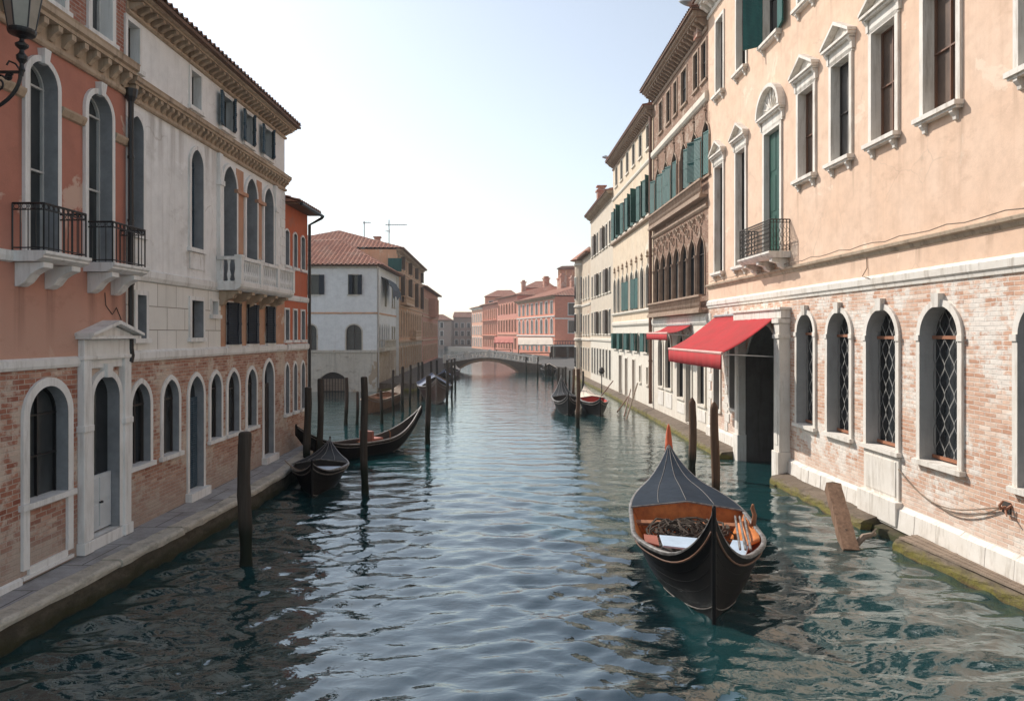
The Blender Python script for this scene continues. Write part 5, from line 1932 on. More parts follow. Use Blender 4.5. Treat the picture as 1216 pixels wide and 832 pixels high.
# ------------------------------------------------------------------ far right bank beyond the bridge
mb = MB()
mb.grid([[(60, y, .9), (x + .35, y, .9), (x, y, .88), (x - .02, y, .5), (x - .05, y, -.6)] for y, x in ((75.7, 6.4), (79, 6.0), (82.5, 4.2), (86, 2.6), (92, 2.6), (104, 4.6), (114, 6.4))])
mb.poly((60, 75.7, -.6), (6.4, 75.7, -.6), (6.4, 75.7, .88), (60, 75.7, .9))
mb.grid([[(x + 40, y, .9), (x + .3, y, .9), (x - .05, y, .88), (x - .1, y, -.6)] for y, x in ((114, 6.4), (150, -3.0), (185, -12), (212, -20))])
tag(mb.build('campo_ground', M['campo']), kind='structure')
F0, F1 = Vector((-10.4, 185)), Vector((6.9, 115))
pt = lambda f: tuple(F0.lerp(F1, f))


def far_front(f, zs, hs, n, wd, mat, arch=('flat',) * 4, extra=None):
    st = (f.L - .6) / n
    for j, (z, h) in enumerate(zip(zs, hs)):
        for i in range(n):
            x = .3 + i * st + (st - wd) / 2
            w = f.window(x, x + wd, z, z + h, arch[j], depth=.22, sur=.14, proud=.06, bars=None, mat='bridge_rail' if mat != 'pink_house_b' else 'pink_house_c', sill=False, pane='glass_grey')


H1 = Facade(pt(.66), pt(1.0), None, 'salmon_palazzo', 'salmon red palazzo with white trimmed windows beyond the bridge', 'palace')
far_front(H1, (1.6, 4.6, 7.9), (2.1, 2.5, 2.0), 8, 1.25, 'pink_house', ('flat', 'round', 'flat'))
H1.wall('plaster_wall', 'pink_house', 0, H1.L, -.2, 10.6)
H1.body('pink_house', 16, -.2, 10.6)
for zz in (4.1, 7.3):
    H1.band('string_course', 'bridge_rail', .01, H1.L, [(-.003, zz), (.14, zz + .03), (.2, zz + .2), (-.003, zz + .25)])
H1.cornice('cornice', 'stone_dark', 0, H1.L, 10.2, 10.7, .5, .8, .3)
rH = H1.roof('tile', 10.75, 16, .7, 2.6, hip=(0, 5), pitch=.5)
H1b = Facade((6.9, 115), (17, 116.5), H1)
for x in (2.2, 5.6, 8.3):
    for z, h in ((4.7, 2.0), (7.6, 1.9)):
        w = H1b.window(x, x + 1.1, z, z + h, 'flat', depth=.2, sur=.1, bars=None, mat='bridge_rail', sill=True, pane='shutter_grey', hole=True)
H1b.window(5.2, 7.6, .9, 3.2, 'round', depth=.3, sur=.15, bars=None, mat='bridge_rail', sill=False)
mb = MB()
mb.box(-1.4, 9.5, -5.2, -.01, 2.62, 2.85)
po = H1b.put(mb, 'portico', 'bridge_rail')
for k in range(6):
    mb = MB()
    mb.box(-1.3 + k * 2.1, -1.0 + k * 2.1, -5.1, -4.8, -.05, 2.62)
    H1b.put(mb, 'column', 'bridge_stone', po)
mb = MB()
balustrade(mb, [(-1.3, -5.1), (9.4, -5.1)], 2.85, 3.5, .4, .06, .12)
H1b.put(mb, 'railing', 'iron_rust', po)
mb = MB()
mb.box(-1.2, 9.4, -2.6, -2.4, -.1, 2.61)
H1b.put(mb, 'back_wall', 'door_brown', po)
H1b.wall('end_wall', 'pink_house', 0, H1b.L, -.2, 10.5)
H1b.band('string_course', 'bridge_rail', .01, H1b.L, [(-.003, 6.9), (.14, 6.93), (.2, 7.1), (-.003, 7.15)])
H4 = Facade(pt(.42), pt(.66), None, 'brick_red_house', 'taller brick red house in the middle of the row beyond the bridge', 'house')
far_front(H4, (1.6, 5.0, 8.6), (2.1, 2.4, 2.2), 7, 1.2, 'pink_house_b', ('flat', 'flat', 'round'))
H4.wall('plaster_wall', 'pink_house_b', 0, H4.L, -.2, 12.0)
H4.body('pink_house_b', 16, -.2, 12.0)
H4.band('string_course', 'pink_house_c', .01, H4.L, [(-.003, 4.3), (.14, 4.33), (.2, 4.5), (-.003, 4.55)])
rH4 = H4.roof('tile', 12.1, 16, .7, 2.2, hip=(4, 4), pitch=.5)
for (bx0, bx1, bY, bz, bmt, blb) in ((-6.5, 1.5, 172, 13.4, 'pink_house_c', 'pale orange house behind the red row, its roof showing above'), (2.5, 9.5, 158, 14.6, 'pink_house', 'salmon house behind the red row, left of the dark red block')):
    f = Facade((bx0, bY), (bx1, bY - 1), None, 'back_house', blb, 'house')
    for k in range(3):
        f.window(1.0 + k * 2.1, 2.0 + k * 2.1, bz - 2.6, bz - 1.0, 'flat', depth=.2, sur=.12, bars=None, mat='bridge_rail', sill=False)
    f.wall('plaster_wall', bmt, 0, f.L, 0, bz)
    f.body(bmt, 9, 0, bz)
    f.roof('tile', bz + .05, 9, .6, 1.8, hip=(2.5, 2.5), pitch=.5)
H2 = Facade(pt(.19), pt(.42), None, 'loggia_house', 'faded red house with a projecting bank of loggia windows beyond the bridge', 'house')
far_front(H2, (1.6, 4.4, 7.8), (2.0, 2.6, 2.4), 8, .95, 'pink_house_b', ('flat', 'round', 'round'))
H2.wall('plaster_wall', 'pink_house_b', 0, H2.L, -.2, 11.2)
H2.body('pink_house_b', 15, -.2, 11.2)
for zz in (4.0, 7.4):
    H2.band('balcony', 'pink_house_c', .5, H2.L - .5, [(-.003, zz), (.5, zz + .03), (.6, zz + .2), (-.003, zz + .25)])
H2.roof('tile', 11.3, 15, .7, 2.2, pitch=.5)
H3 = Facade(pt(0), pt(.19), None, 'pale_orange_house', 'narrow pale orange house at the end of the red row beyond the bridge', 'house')
far_front(H3, (1.4, 4.3, 7.4), (2.2, 2.2, 2.2), 5, 1.1, 'pink_house_c', ('flat', 'flat', 'round'))
H3.wall('plaster_wall', 'pink_house_c', 0, H3.L, -.2, 10.9)
H3.body('pink_house_c', 14, -.2, 10.9)
H3.cornice('cornice', 'bridge_rail', 0, H3.L, 10.5, 11.0, .5, .8, .3)
rH3 = H3.roof('tile', 11.05, 14, .7, 1.9, hip=(4, 0), pitch=.5)
for hh, rr, x, y, z, w_, t_ in ((H3, rH3, 3.5, 4, 11.6, .9, 3.0), (H1, rH, 3.5, 7, 12.6, 1.4, 3.0), (H1, rH, 8.0, 6, 12.4, 1.0, 3.4), (H1, rH, 17, 5, 12.1, .9, 2.6), (H4, rH4, 5, 4, 13.2, .8, 2.8), (H4, rH4, 11, 7, 14.0, 1.1, 2.4)):
    mb = MB()
    mb.box(x, x + w_, y, y + w_, z - .8, z + t_ - .7)
    mb.box(x - .15, x + w_ + .15, y - .15, y + w_ + .15, z + t_ - .7, z + t_ - .45)
    mb.box(x + .1, x + w_ - .1, y + .1, y + w_ - .1, z + t_ - .45, z + t_ - .1)
    hh.put(mb, 'chimney', 'chimney', rr)
V = Facade((9.0, 140), (13.8, 138.5), None, 'roof_block', 'dark red square block rising over the salmon palazzo roof', 'building')
V.wall('plaster_wall', 'rust_house', 0, V.L, 0, 17.2)
V.body('rust_house', 8, 0, 17.2)
for i in range(4):
    mb = MB()
    mb.box(.2 + i * 1.3, .5 + i * 1.3, -.12, .003, 13, 16.9)
    V.put(mb, 'pilaster', 'brown_house')
V.roof('tile_dark', 17.25, 8, .6, .9, pitch=.5)
# distant grey houses closing the canal
for i, (x0, x1, Y, z, mt, lb) in enumerate((
        (-30, -18.3, 214, 8.6, 'grey_house', 'distant grey house closing the canal, next to the dusty red house'),
        (-18.2, -11.5, 222, 9.6, 'grey_house', 'distant grey brown house closing the canal, middle one of three'),
        (-11.4, -2.0, 218, 9.0, 'rust_house', 'distant dull red house closing the canal, beside the red row'))):
    f = Facade((x0, Y), (x1, Y), None, 'distant_house', lb, 'house')
    n = max(3, int(f.L / 2.4))
    for z0 in (1.2, 3.9, 6.4):
        for k in range(n):
            x = .5 + k * (f.L - 1) / n
            f.window(x, x + .9, z0, z0 + 1.5, 'flat', depth=.2, sur=.15, bars=None, mat='bridge_rail', sill=False, pane='glass_grey')
    f.wall('plaster_wall', mt, 0, f.L, -.5, z)
    f.body(mt, 10, -.5, z)
    f.roof('tile_dark', z + .05, 10, .6, 1.8, pitch=.6, hip=(3, 3) if i != 1 else (0, 0))


# ------------------------------------------------------------------ the bridge
def bridge():
    root = empty('stone_bridge', (-3.0, 86, 0))
    tag(root, 'low single arched stone bridge with pale balustrade across the canal', 'bridge')
    y0, y1 = -1.7, 1.7
    deck = lambda x: .95 + 0.80 * math.exp(-(x / 4.1) ** 2)
    xa, xb, cr = -3.9, 3.9, 1.36
    rr = (xb * xb + (cr + .25) ** 2) / (2 * (cr + .25))

    def under(x):
        if x <= xa or x >= xb:
            return -.6
        return math.sqrt(max(0, rr * rr - x * x)) - (rr - cr)
    xs = sorted(set([-5.0 + i * .25 for i in range(47)] + [xa, xb, xa + .001, xb - .001]))
    mb = MB()
    for a, b in zip(xs[:-1], xs[1:]):
        for y in (y0, y1):
            mb.poly((a, y, under(a)), (b, y, under(b)), (b, y, deck(b)), (a, y, deck(a)))
        mb.poly((a, y0, deck(a)), (b, y0, deck(b)), (b, y1, deck(b)), (a, y1, deck(a)))
        mb.poly((a, y0, under(a)), (b, y0, under(b)), (b, y1, under(b)), (a, y1, under(a)))
    mb.poly((xs[-1], y0, -.6), (xs[-1], y1, -.6), (xs[-1], y1, deck(xs[-1])), (xs[-1], y0, deck(xs[-1])))
    mb.build('span', M['bridge_stone'], root)
    mb = MB()
    rng = [i * .25 for i in range(-15, 16)]
    for a, b in zip(rng[:-1], rng[1:]):
        za, zb = under(a) if abs(a) < xb - .01 else 0, under(b) if abs(b) < xb - .01 else 0
        mb.hexa([(a, y0 - .06, za), (b, y0 - .06, zb), (b, y0 + .05, zb), (a, y0 + .05, za)], [(a, y0 - .06, za + .28), (b, y0 - .06, zb + .28), (b, y0 + .05, zb + .28), (a, y0 + .05, za + .28)])
    mb.build('arch_ring', M['gothic_stone'], root)
    for y in (y0 + .1, y1 - .1):
        mb = MB()
        pts = [-5.0 + i * .44 for i in range(26)]
        for x in pts:
            z = deck(x)
            mb.lathe([(.07, 0), (.04, .1), (.075, .3), (.035, .55), (.06, .7)], (x, y, z), 6)
        mb.tube([(x, y, deck(x) + .05) for x in pts], .06, 6)
        mb.tube([(x, y, deck(x) + .74) for x in pts], .055, 6)
        for x in pts[::6]:
            mb.box(x - .14, x + .14, y - .14, y + .14, deck(x), deck(x) + .95)
        mb.build('balustrade', M['bridge_rail'], root)


bridge()
# canvas stalls on the right bank behind the bridge
for x, y, wd, dp, mt, lb in ((.9, 106, 5.2, 5, 'canvas', 'pale canvas stall roof behind the bridge'), (-3.2, 128, 3.4, 4, 'canvas_red', 'faded red canvas stall roof left of the pale one')):
    root = empty('market_stall', (x, y, .9))
    tag(root, lb, 'market stall')
    mb = MB()
    rows = []
    for i in range(13):
        t = i / 12
        rows.append([(wd * t, 0, 1.9 + .02 * math.sin(i)), (wd * t, .02, 2.1 - .03 * math.sin(i * 2)), (wd * t, dp * .5, 2.75), (wd * t, dp, 3.1)])
    mb.grid(rows)
    mb.build('canopy', M[mt], root)
    for px_ in (.1, wd - .1):
        for py_ in (.1, dp - .1):
            mb = MB()
            mb.tube([(px_, py_, 0), (px_, py_, 2.0 if py_ < 1 else 3.05)], .05, 6)
            mb.build('post', M['iron'], root)
    mb = MB()
    mb.box(.3, wd - .3, .5, 1.6, .75, .85)
    mb.box(.35, .5, .6, 1.5, 0, .75)
    mb.box(wd - .5, wd - .35, .6, 1.5, 0, .75)
    mb.build('counter', M['door_brown'], root)


# ------------------------------------------------------------------ boats
def boat(name, label, near, far, W, gz, h0, h1, l0, l1, hull='lacquer', rim='rim', lining='lining_dark', deck=None, deck_at=.55, rise0=1.2, rise1=1.6, keel0=-.15, keel1=.3, kr0=.7, kr1=1.6, cat='boat', camber=.12, rim_r=.045, N=57, foot=.12, p0=1.3, full=.36, pw=2.4, strake='rim_dark', boot=True, group='moored boats'):
    """near, far: (x, y) of the two tips; W half beam; gz gunwale height; h0, h1 tip heights; l0, l1 lengths over which the ends fine down."""
    near, far = Vector((near[0], near[1], 0)), Vector((far[0], far[1], 0))
    d = far - near
    L = d.length
    root = empty(name, near, math.atan2(d.y, d.x))
    tag(root, label, cat, group)
    ss = [L * (0.5 - 0.5 * math.cos(math.pi * i / (N - 1))) * .75 + L * .25 * i / (N - 1) for i in range(N)]

    def hw(x):
        e0, e1 = min(1, x / l0), min(1, (L - x) / l1)
        return max(.018, W * (1 - (1 - e0) ** 2.1) ** p0 * (1 - (1 - e1) ** 2) ** 1.15)

    def gun(x):
        z = gz
        if x < rise0:
            z += (h0 - gz) * (1 - x / rise0) ** pw
        if L - x < rise1:
            z += (h1 - gz) * (1 - (L - x) / rise1) ** 2.2
        return z

    def keel(x):
        z = -.22
        if x < kr0:
            z += (keel0 + .22) * (1 - x / kr0) ** 2
        if L - x < kr1:
            z += (keel1 + .22) * (1 - (L - x) / kr1) ** 2
        return min(z, gun(x) - .05)
    m = 7

    def sect(x, inset=0.0, floor=None):
        w, g, k = max(.004, hw(x) - inset), gun(x), keel(x)
        out = []
        for j in range(m + 1):
            t = j / m
            y = w * (1 - t) ** full * (1 - .05 * math.sin(math.pi * t))
            z = g + (k + inset - g) * t
            if floor is not None:
                z = max(z, floor)
            out.append((y, z))
        return out
    mb = MB()
    rows = []
    for x in ss:
        s_ = sect(x)
        rows.append([(x, y, z) for y, z in s_] + [(x, -y, z) for y, z in reversed(s_[:-1])])
    mb.grid(rows)
    mb.build('hull', M[hull], root, smooth=True)
    # plank edges along the hull
    for sg in (1, -1):
        mb = MB()
        for jj in (2, 3, 4):
            mb.tube([(x, sg * (sect(x)[jj][0] + .001), sect(x)[jj][1]) for x in ss[2:-2]], .0035, 4)
        mb.build('plank_edges', M[hull], root, smooth=True)
    # stem and stern posts
    for xe, xs_, nm in ((0.0, [ss[i] for i in range(0, 14)], 'stem'), (L, [ss[-1 - i] for i in range(0, 10)], 'sternpost')):
        sb = MB()
        x_ = xs_[0]
        zt, zb = gun(x_), keel(x_)
        sg = -1 if xe == 0 else 1
        pts = [(x_ + sg * .015, 0, zt + .06)] + [(x_ + sg * .02, 0, zt + (zb - zt) * k / 6) for k in range(7)]
        for xk in xs_[1:]:
            pts.append((xk, 0, keel(xk) - .01))
        sb.tube(pts, [.028] + [.034] * 7 + [.03] * (len(pts) - 8), 8)
        sb.build(nm, M['lacquer'] if hull == 'lacquer' else M['rim_dark'], root, smooth=True)
    # lining
    mb = MB()
    rows = []
    for x in ss[2:-2]:
        s_ = sect(x, .045, foot)
        rows.append([(x, y, z - .01) for y, z in s_] + [(x, -y, z - .01) for y, z in reversed(s_[:-1])])
    mb.grid(rows)
    mb.build('lining', M[lining], root, smooth=False)
    # gunwale: flat capping on each side
    for sg in (1, -1):
        mb = MB()
        rows = []
        for x in ss:
            w, g = hw(x), gun(x)
            t = rim_r * min(1, .35 + w)
            rows.append([(x, sg * (w + t * .45), g - t * .9), (x, sg * (w + t * .55), g + t * .1), (x, sg * (w + t * .3), g + t * .45), (x, sg * max(0, w - t * 1.4), g + t * .45), (x, sg * max(0, w - t * 1.5), g - t * .3)])
        mb.grid(rows)
        mb.build('gunwale', M[rim], root, smooth=True)
        # rubbing strake below
        mb = MB()
        pts = []
        for x in ss[1:-1]:
            s_ = sect(x)
            pts.append((x, sg * (s_[1][0] + .012), s_[1][1]))
        mb.tube(pts, rim_r * .42, 6)
        mb.build('rubbing_strake', M[strake], root, smooth=True)
        mb = MB()
        pts = [(x, sg * (sect(x)[5][0] * .5 + sect(x)[6][0] * .5 + .006), sect(x)[5][1] * .5 + sect(x)[6][1] * .5) for x in ss[1:-1]]
        pts = [(x, y, z) for x, y, z in pts if z < .3]
        if boot and len(pts) > 3:
            mb.tube(pts, .011, 5)
            mb.build('waterline_strip', M['rim_dark'], root, smooth=True)
    if deck:
        mb = MB()
        xd = L * deck_at
        rows = []
        for x in [xd] + [x for x in ss if x > xd + .05]:
            w, g = hw(x) - .02, gun(x)
            c = camber * min(1, w / W * 1.2)
            rows.append([(x, w * q, g + .02 + c * (1 - abs(q)) + .03 * c * math.sin(6 * q)) for q in (-1, -.75, -.5, -.25, -.04, 0, .04, .25, .5, .75, 1)])
        mb.grid(rows)
        dk = mb.build('deck', M[deck], root)
        # seams: ridge and two side lines, and a coaming at its edge
        sm = MB()
        for q in (0, -.5, .5):
            pts = []
            for x in ss:
                if x > xd + .05:
                    w, g = hw(x) - .02, gun(x)
                    c = camber * min(1, w / W * 1.2)
                    pts.append((x, w * q, g + .028 + c * (1 - abs(q))))
            if len(pts) > 2:
                sm.tube(pts, .008, 5)
        w, g = hw(xd) - .02, gun(xd)
        sm.tube([(xd, w * q, g + .03 + camber * (1 - abs(q))) for q in (-1, -.5, 0, .5, 1)], .022, 6)
        sm.build('seam', M[rim], dk)
        # bulkhead under the deck edge
        bb = MB()
        s_ = sect(xd, .05, foot)
        top = [(xd + .12, w * q, g + camber * (1 - abs(q))) for q in (-1, -.5, 0, .5, 1)]
        bot = [(xd + .12, -y, z) for y, z in s_] + [(xd + .12, y, z) for y, z in reversed(s_)]
        bb.poly(*(top[::-1] + bot))
        bb.build('bulkhead', M[lining], root)
    return dict(root=root, L=L, hw=hw, gun=gun, sect=sect)


def thwart(b, x, z, mat='seat_wood', wd=.26, th=.04, shrink=.1, name='thwart'):
    w = b['hw'](x) * (1 - shrink)
    mb = MB()
    mb.box(x - wd / 2, x + wd / 2, -w, w, z, z + th)
    return mb.build(name, M[mat], b['root'], bevel=.01)


# the large boat in the foreground
b = boat('gondola', 'large black boat with slate blue deck and orange interior in the foreground', (3.22, 11.42), (4.42, 20.2), 1.22, .80, 1.80, 1.55, 2.3, 5.2,
         hull='lacquer', rim='rim', lining='lining_orange', deck='deck_blue', deck_at=.455, rise0=1.15, rise1=2.4, keel0=-.16, kr0=.4, keel1=.5, kr1=1.5, cat='boat', camber=.16, rim_r=.045, strake='frame_brown', pw=3.0, foot=.16, p0=1.2, full=.27)
rt, L = b['root'], b['L']
thwart(b, 3.62, .58, 'seat_wood', .26, .06)
mb = MB()
mb.hexa([(1.75, .02, .60), (2.5, -.04, .60), (2.55, .68, .62), (1.85, .66, .62)], [(1.75, .02, .64), (2.5, -.04, .64), (2.55, .68, .66), (1.85, .66, .66)])
mb.build('loose_board', M['board_blue'], rt, bevel=.008)
mb = MB()
mb.hexa([(1.95, .72, .60), (2.6, .72, .60), (2.6, .98, .62), (2.1, .98, .62)], [(1.95, .72, .63), (2.6, .72, .63), (2.6, .98, .65), (2.1, .98, .65)])
mb.build('loose_board', M['board_red'], rt, bevel=.006)
mb = MB()
mb.hexa([(1.3, -.72, .64), (2.2, -.98, .66), (2.25, -.66, .66), (1.4, -.40, .64)], [(1.3, -.72, .68), (2.2, -.98, .70), (2.25, -.66, .70), (1.4, -.40, .68)])
mb.build('loose_board', M['board_blue'], rt, bevel=.008)
# orange cushion hung over the right side of the well
mb = MB()
mb.grid([[(x, -b['hw'](x) + .10 + .03 * math.sin(5 * x), b['gun'](x) - .02), (x, -b['hw'](x) + .26, b['gun'](x) - .10), (x, -b['hw'](x) + .36 + .05 * math.sin(4 * x), b['gun'](x) - .42)] for x in [1.9 + .1 * i for i in range(15)]])
o = mb.build('side_cushion', M['lining_orange'], rt, smooth=True)
so = o.modifiers.new('thick', 'SOLIDIFY')
so.thickness = .06
# slatted rail lying on the right gunwale
mb = MB()
for k in range(3):
    mb.tube([(1.2, -b['hw'](1.2) + .12 + .09 * k, b['gun'](1.2) + .03), (3.4, -b['hw'](3.4) + .14 + .09 * k, b['gun'](3.4) + .06)], .022, 6)
mb.build('boat_hook', M['rim'], rt)
# rowlock and orange wrapped stern tip
mb = MB()
xk = 2.9
yk = -b['hw'](xk) + .06
mb.tube([(xk, yk, b['gun'](xk)), (xk, yk - .03, b['gun'](xk) + .22), (xk + .08, yk, b['gun'](xk) + .34), (xk + .02, yk, b['gun'](xk) + .42)], [.05, .045, .04, .025], 8)
mb.build('rowlock', M['seat_wood'], rt, smooth=True)
mb = MB()
zt = b['gun'](L)
mb.tube([(L - .12, 0, zt - .28), (L - .03, 0, zt - .05), (L + .02, 0, zt + .22), (L + .03, 0, zt + .42), (L + .03, 0, zt + .50)], [.12, .10, .075, .04, .012], 10)
mb.build('tip_cover', M['orange_cloth'], rt, smooth=True)
# tangle of rope and net in the well
rnd = random.Random(21)
mb = MB()
for k in range(46):
    cx, cy = 3.05 + rnd.uniform(-.28, .28), rnd.uniform(-.5, .5)
    a0, rr = rnd.random() * 6.28, rnd.uniform(.1, .34)
    pts = []
    for i in range(9):
        t = i / 8
        pts.append((cx + rr * math.cos(a0 + t * 4) * (1 + .3 * math.sin(t * 9)), cy + rr * 1.4 * math.sin(a0 + t * 4), max(.24, .50 + .22 * math.exp(-((cx - 3.05) ** 2 + cy ** 2) * 3) + .09 * math.sin(t * 7 + a0) + rnd.uniform(-.03, .03))))
    mb.tube(pts, rnd.choice((.012, .018, .024)), 5)
o = tag(mb.build('rope_pile', M['rope'], None, Matrix.Translation(rt.location) @ Matrix.Rotation(rt.rotation_euler.z, 4, 'Z')), 'heap of dark rope and netting in the well of the large foreground boat', 'rope')
mb = MB()
rows = []
for i in range(13):
    rows.append([])
    for j in range(15):
        x, y = 1.6 + 1.95 * i / 12, -.78 + 1.5 * j / 14
        rows[-1].append((x, y, .30 + .24 * math.exp(-((x - 3.05) ** 2 * 5 + (y + .03) ** 2 * 3)) + .025 * math.sin(13 * x + 7 * y) + .02 * math.sin(17 * y)))
mb.grid(rows)
mb.build('floor_cloth', M['lining_dark'], rt, smooth=True)

# boat by the left pavement
b = boat('gondola', 'black boat with pale blue seat moored by the left pavement', (-5.62, 20.1), (-6.18, 24.3), .88, .62, 1.0, 1.05, 1.9, 3.0,
         rim='rim', deck='deck_black', deck_at=.42, rise0=.9, rise1=1.6, keel0=-.15, kr0=.3, keel1=.2, kr1=1.0, foot=.12)
mb = MB()
mb.hexa([(.8, -.50, .54), (1.45, -.66, .54), (1.45, .15, .56), (.8, .1, .56)], [(.8, -.50, .60), (1.45, -.66, .60), (1.45, .15, .62), (.8, .1, .62)])
mb.build('seat', M['board_blue'], b['root'], bevel=.012)
mb = MB()
pts = [(.4, b['hw'](.4) - .02, b['gun'](.4) + .03)]
for k in range(1, 7):
    pts.append((.4 + .05 * k, b['hw'](.4) + .1 * k, .7 + .01 * k * k - .02 * k))
mb.tube(pts, .015, 5)
mb.build('mooring_line', M['rope_pale'], b['root'])
thwart(b, 1.5, .4, 'lining_dark')

# long gondola lying across behind it
b = boat('gondola', 'long black gondola with upswept ends lying across behind the small boat', (-3.75, 29.6), (-7.45, 24.75), .56, .55, 1.62, 1.42, 2.6, 2.6,
         rim='rim_dark', deck=None, rise0=2.7, rise1=2.4, keel0=1.35, kr0=2.2, keel1=1.1, kr1=1.9, foot=.15)
thwart(b, 2.9, .42)
mb = MB()
mb.box(2.4, 2.9, -.34, .34, .36, .62)
mb.box(2.88, 3.0, -.36, .36, .36, .92)
mb.build('seat', M['board_red'], b['root'], bevel=.03)
mb = MB()
mb.tube([(2.2, .5, .56), (2.2, .5, .8), (2.28, .48, .9)], [.03, .03, .015], 6)
mb.build('rowlock', M['seat_wood'], b['root'])

# wooden boat further along, left
b = boat('wooden_boat', 'brown timber work boat moored among posts before the white corner house', (-8.35, 41.0), (-7.75, 49.5), .78, .72, 1.15, 1.2, 1.8, 3.0, hull='beam', rim='plank', lining='lining_wood', deck='plank', deck_at=.6, rise0=1.2, rise1=1.6)
thwart(b, 2.5, .55)
thwart(b, 4.0, .55)
# covered boat, left
b = boat('covered_boat', 'dark boat under crumpled blue tarpaulin beside the far left posts', (-4.9, 46.3), (-6.2, 54.6), 1.15, 1.1, 1.75, 1.5, 2.6, 3.4, hull='hull_brown', rim='rim', deck='tarp_blue', deck_at=.18, camber=.65, rise0=1.5, rise1=1.8)
mb = MB()
for x in (2.2, 3.6, 5.0):
    w = b['hw'](x)
    mb.tube([(x, w * q, b['gun'](x) + .06 + .67 * (1 - abs(q)) * min(1, w / 1.15 * 1.2)) for q in (-1, -.5, 0, .5, 1)], .02, 5)
mb.build('lashing', M['rope_pale'], b['root'])
b = boat('wooden_boat', 'small dark boat between the far posts just before the bridge', (-5.9, 62.5), (-6.6, 69.5), .85, .7, 1.3, 1.2, 2.0, 3.0, hull='lacquer', rim='rim_dark', deck='tarp_blue', deck_at=.3, camber=.4)
b = boat('wooden_boat', 'low dark boat with a pale cover close to the left foot of the bridge', (-6.6, 73.5), (-6.4, 81), .9, .7, 1.2, 1.2, 2.0, 3.0, hull='hull_brown', rim='rim', deck='canvas', deck_at=.35, camber=.35)
# right bank
b = boat('gondola', 'black boat with white rimmed open bow beside the brown post', (3.15, 39.9), (3.25, 47.4), .78, .72, 1.3, 1.9, 2.2, 3.2, rim='rim', deck='deck_black', deck_at=.5, rise0=1.2, rise1=2.2)
thwart(b, 2.6, .5)
b = boat('gondola', 'dark boat with red interior right of the brown post', (4.88, 39.6), (4.75, 46.9), .80, .70, 1.05, 1.3, 2.4, 3.4, rim='rim', lining='red_paint', deck='canvas', deck_at=.48, rise0=1.1, rise1=2.0, hull='lacquer')
mb = MB()
mb.hexa([(1.2, -.1, .5), (1.9, -.15, .5), (2.5, .5, .56), (1.6, .5, .56)], [(1.2, -.1, .56), (1.9, -.15, .56), (2.5, .5, .62), (1.6, .5, .62)])
mb.build('loose_board', M['board_blue'], b['root'])
thwart(b, 2.9, .5)
b = boat('wooden_boat', 'small dark boat with pale clutter at the right foot of the bridge', (3.9, 76), (4.3, 81.5), .9, .8, 1.2, 1.2, 1.8, 2.6, hull='lacquer', rim='rim', deck='canvas', deck_at=.35, camber=.5)

# ------------------------------------------------------------------ mooring posts
PN = 0


def post(px, ptop, pbot, wpx, label, mat='pole', tip='flat', lean=(0, 0), Y=None, group='mooring posts in the canal'):
    global PN
    PN += 1
    rnd = random.Random(100 + PN)
    lean = (lean[0] + rnd.uniform(-.012, .012), lean[1] + rnd.uniform(-.012, .012))
    Y = Y or ground_y(pbot)
    p = at(px, HY, Y)
    H = CAMZ - (ptop - HY) / FPX * Y
    r = wpx / FPX * Y / 2
    mb = MB()
    n = 12
    pts, rs = [], []
    k = 14
    for i in range(k + 1):
        t = i / k
        z = -.8 + (H + .8) * t
        pts.append((lean[0] * z + .020 * math.sin(z * 2.1 + PN), lean[1] * z + .012 * math.sin(z * 1.7 + PN * 2), z))
        rs.append(r * (1.06 - .10 * t) * (1 + .05 * rnd.uniform(-1, 1)) * (.88 if .15 < z < .45 else 1))
    if tip == 'point':
        pts += [(pts[-1][0], pts[-1][1], H + r * .5), (pts[-1][0], pts[-1][1], H + r * 1.3), (pts[-1][0], pts[-1][1], H + r * 1.7)]
        rs += [r * .86, r * .42, r * .06]
    else:
        pts += [(pts[-1][0], pts[-1][1], H + .02), (pts[-1][0], pts[-1][1], H + .045)]
        rs += [r * .9, r * .7]
    mb.tube(pts, rs, n)
    o = mb.build('mooring_post', M[mat], None, Matrix.Translation((p.x, p.y, 0)), smooth=True)
    o.data.set_sharp_from_angle(angle=R(40))
    return tag(o, label, 'post', group)


post(291, 515, 671, 15.5, 'thick dark post standing alone nearest the left pavement')
post(433, 449, 585, 8.6, 'tall dark post right of the black boat and before the long gondola')
post(364.5, 461, 560, 8.6, 'dark post rising behind the black boat, against the pink brick wall', Y=23.75)
post(379.5, 451, 556, 7.2, 'slimmer dark post at the stern of the black boat by the left pavement', Y=24.75)
post(411, 449, 505, 4.6, 'thin post behind the long gondola, in front of the old water gate')
post(424, 466, 504, 3.8, 'short thin post behind the long gondola, right of the water gate')
post(453, 464, 503, 3.8, 'short post left of the brown work boat stern')
post(467, 440, 494, 3.0, 'thin pale post beside the brown work boat')
post(478, 436, 489, 3.8, 'tall thin post left of the tarpaulin covered boat')
post(508, 447, 527, 6.6, 'tall dark post alone in the water right of the long gondola')
post(531, 428, 479, 3.4, 'nearest of the three close dark posts before the bridge', group='cluster of dark posts before the bridge')
post(536.5, 427, 471, 2.8, 'middle of the three close dark posts before the bridge', group='cluster of dark posts before the bridge')
post(540.5, 426, 460, 2.4, 'farthest and shortest of the three close dark posts before the bridge', group='cluster of dark posts before the bridge')
post(625, 424, 444, 1.9, 'thin post before the right part of the bridge', mat='pole')
post(638.5, 424, 450, 2.0, 'thin post right of the bridge arch, beside the clutter boat')
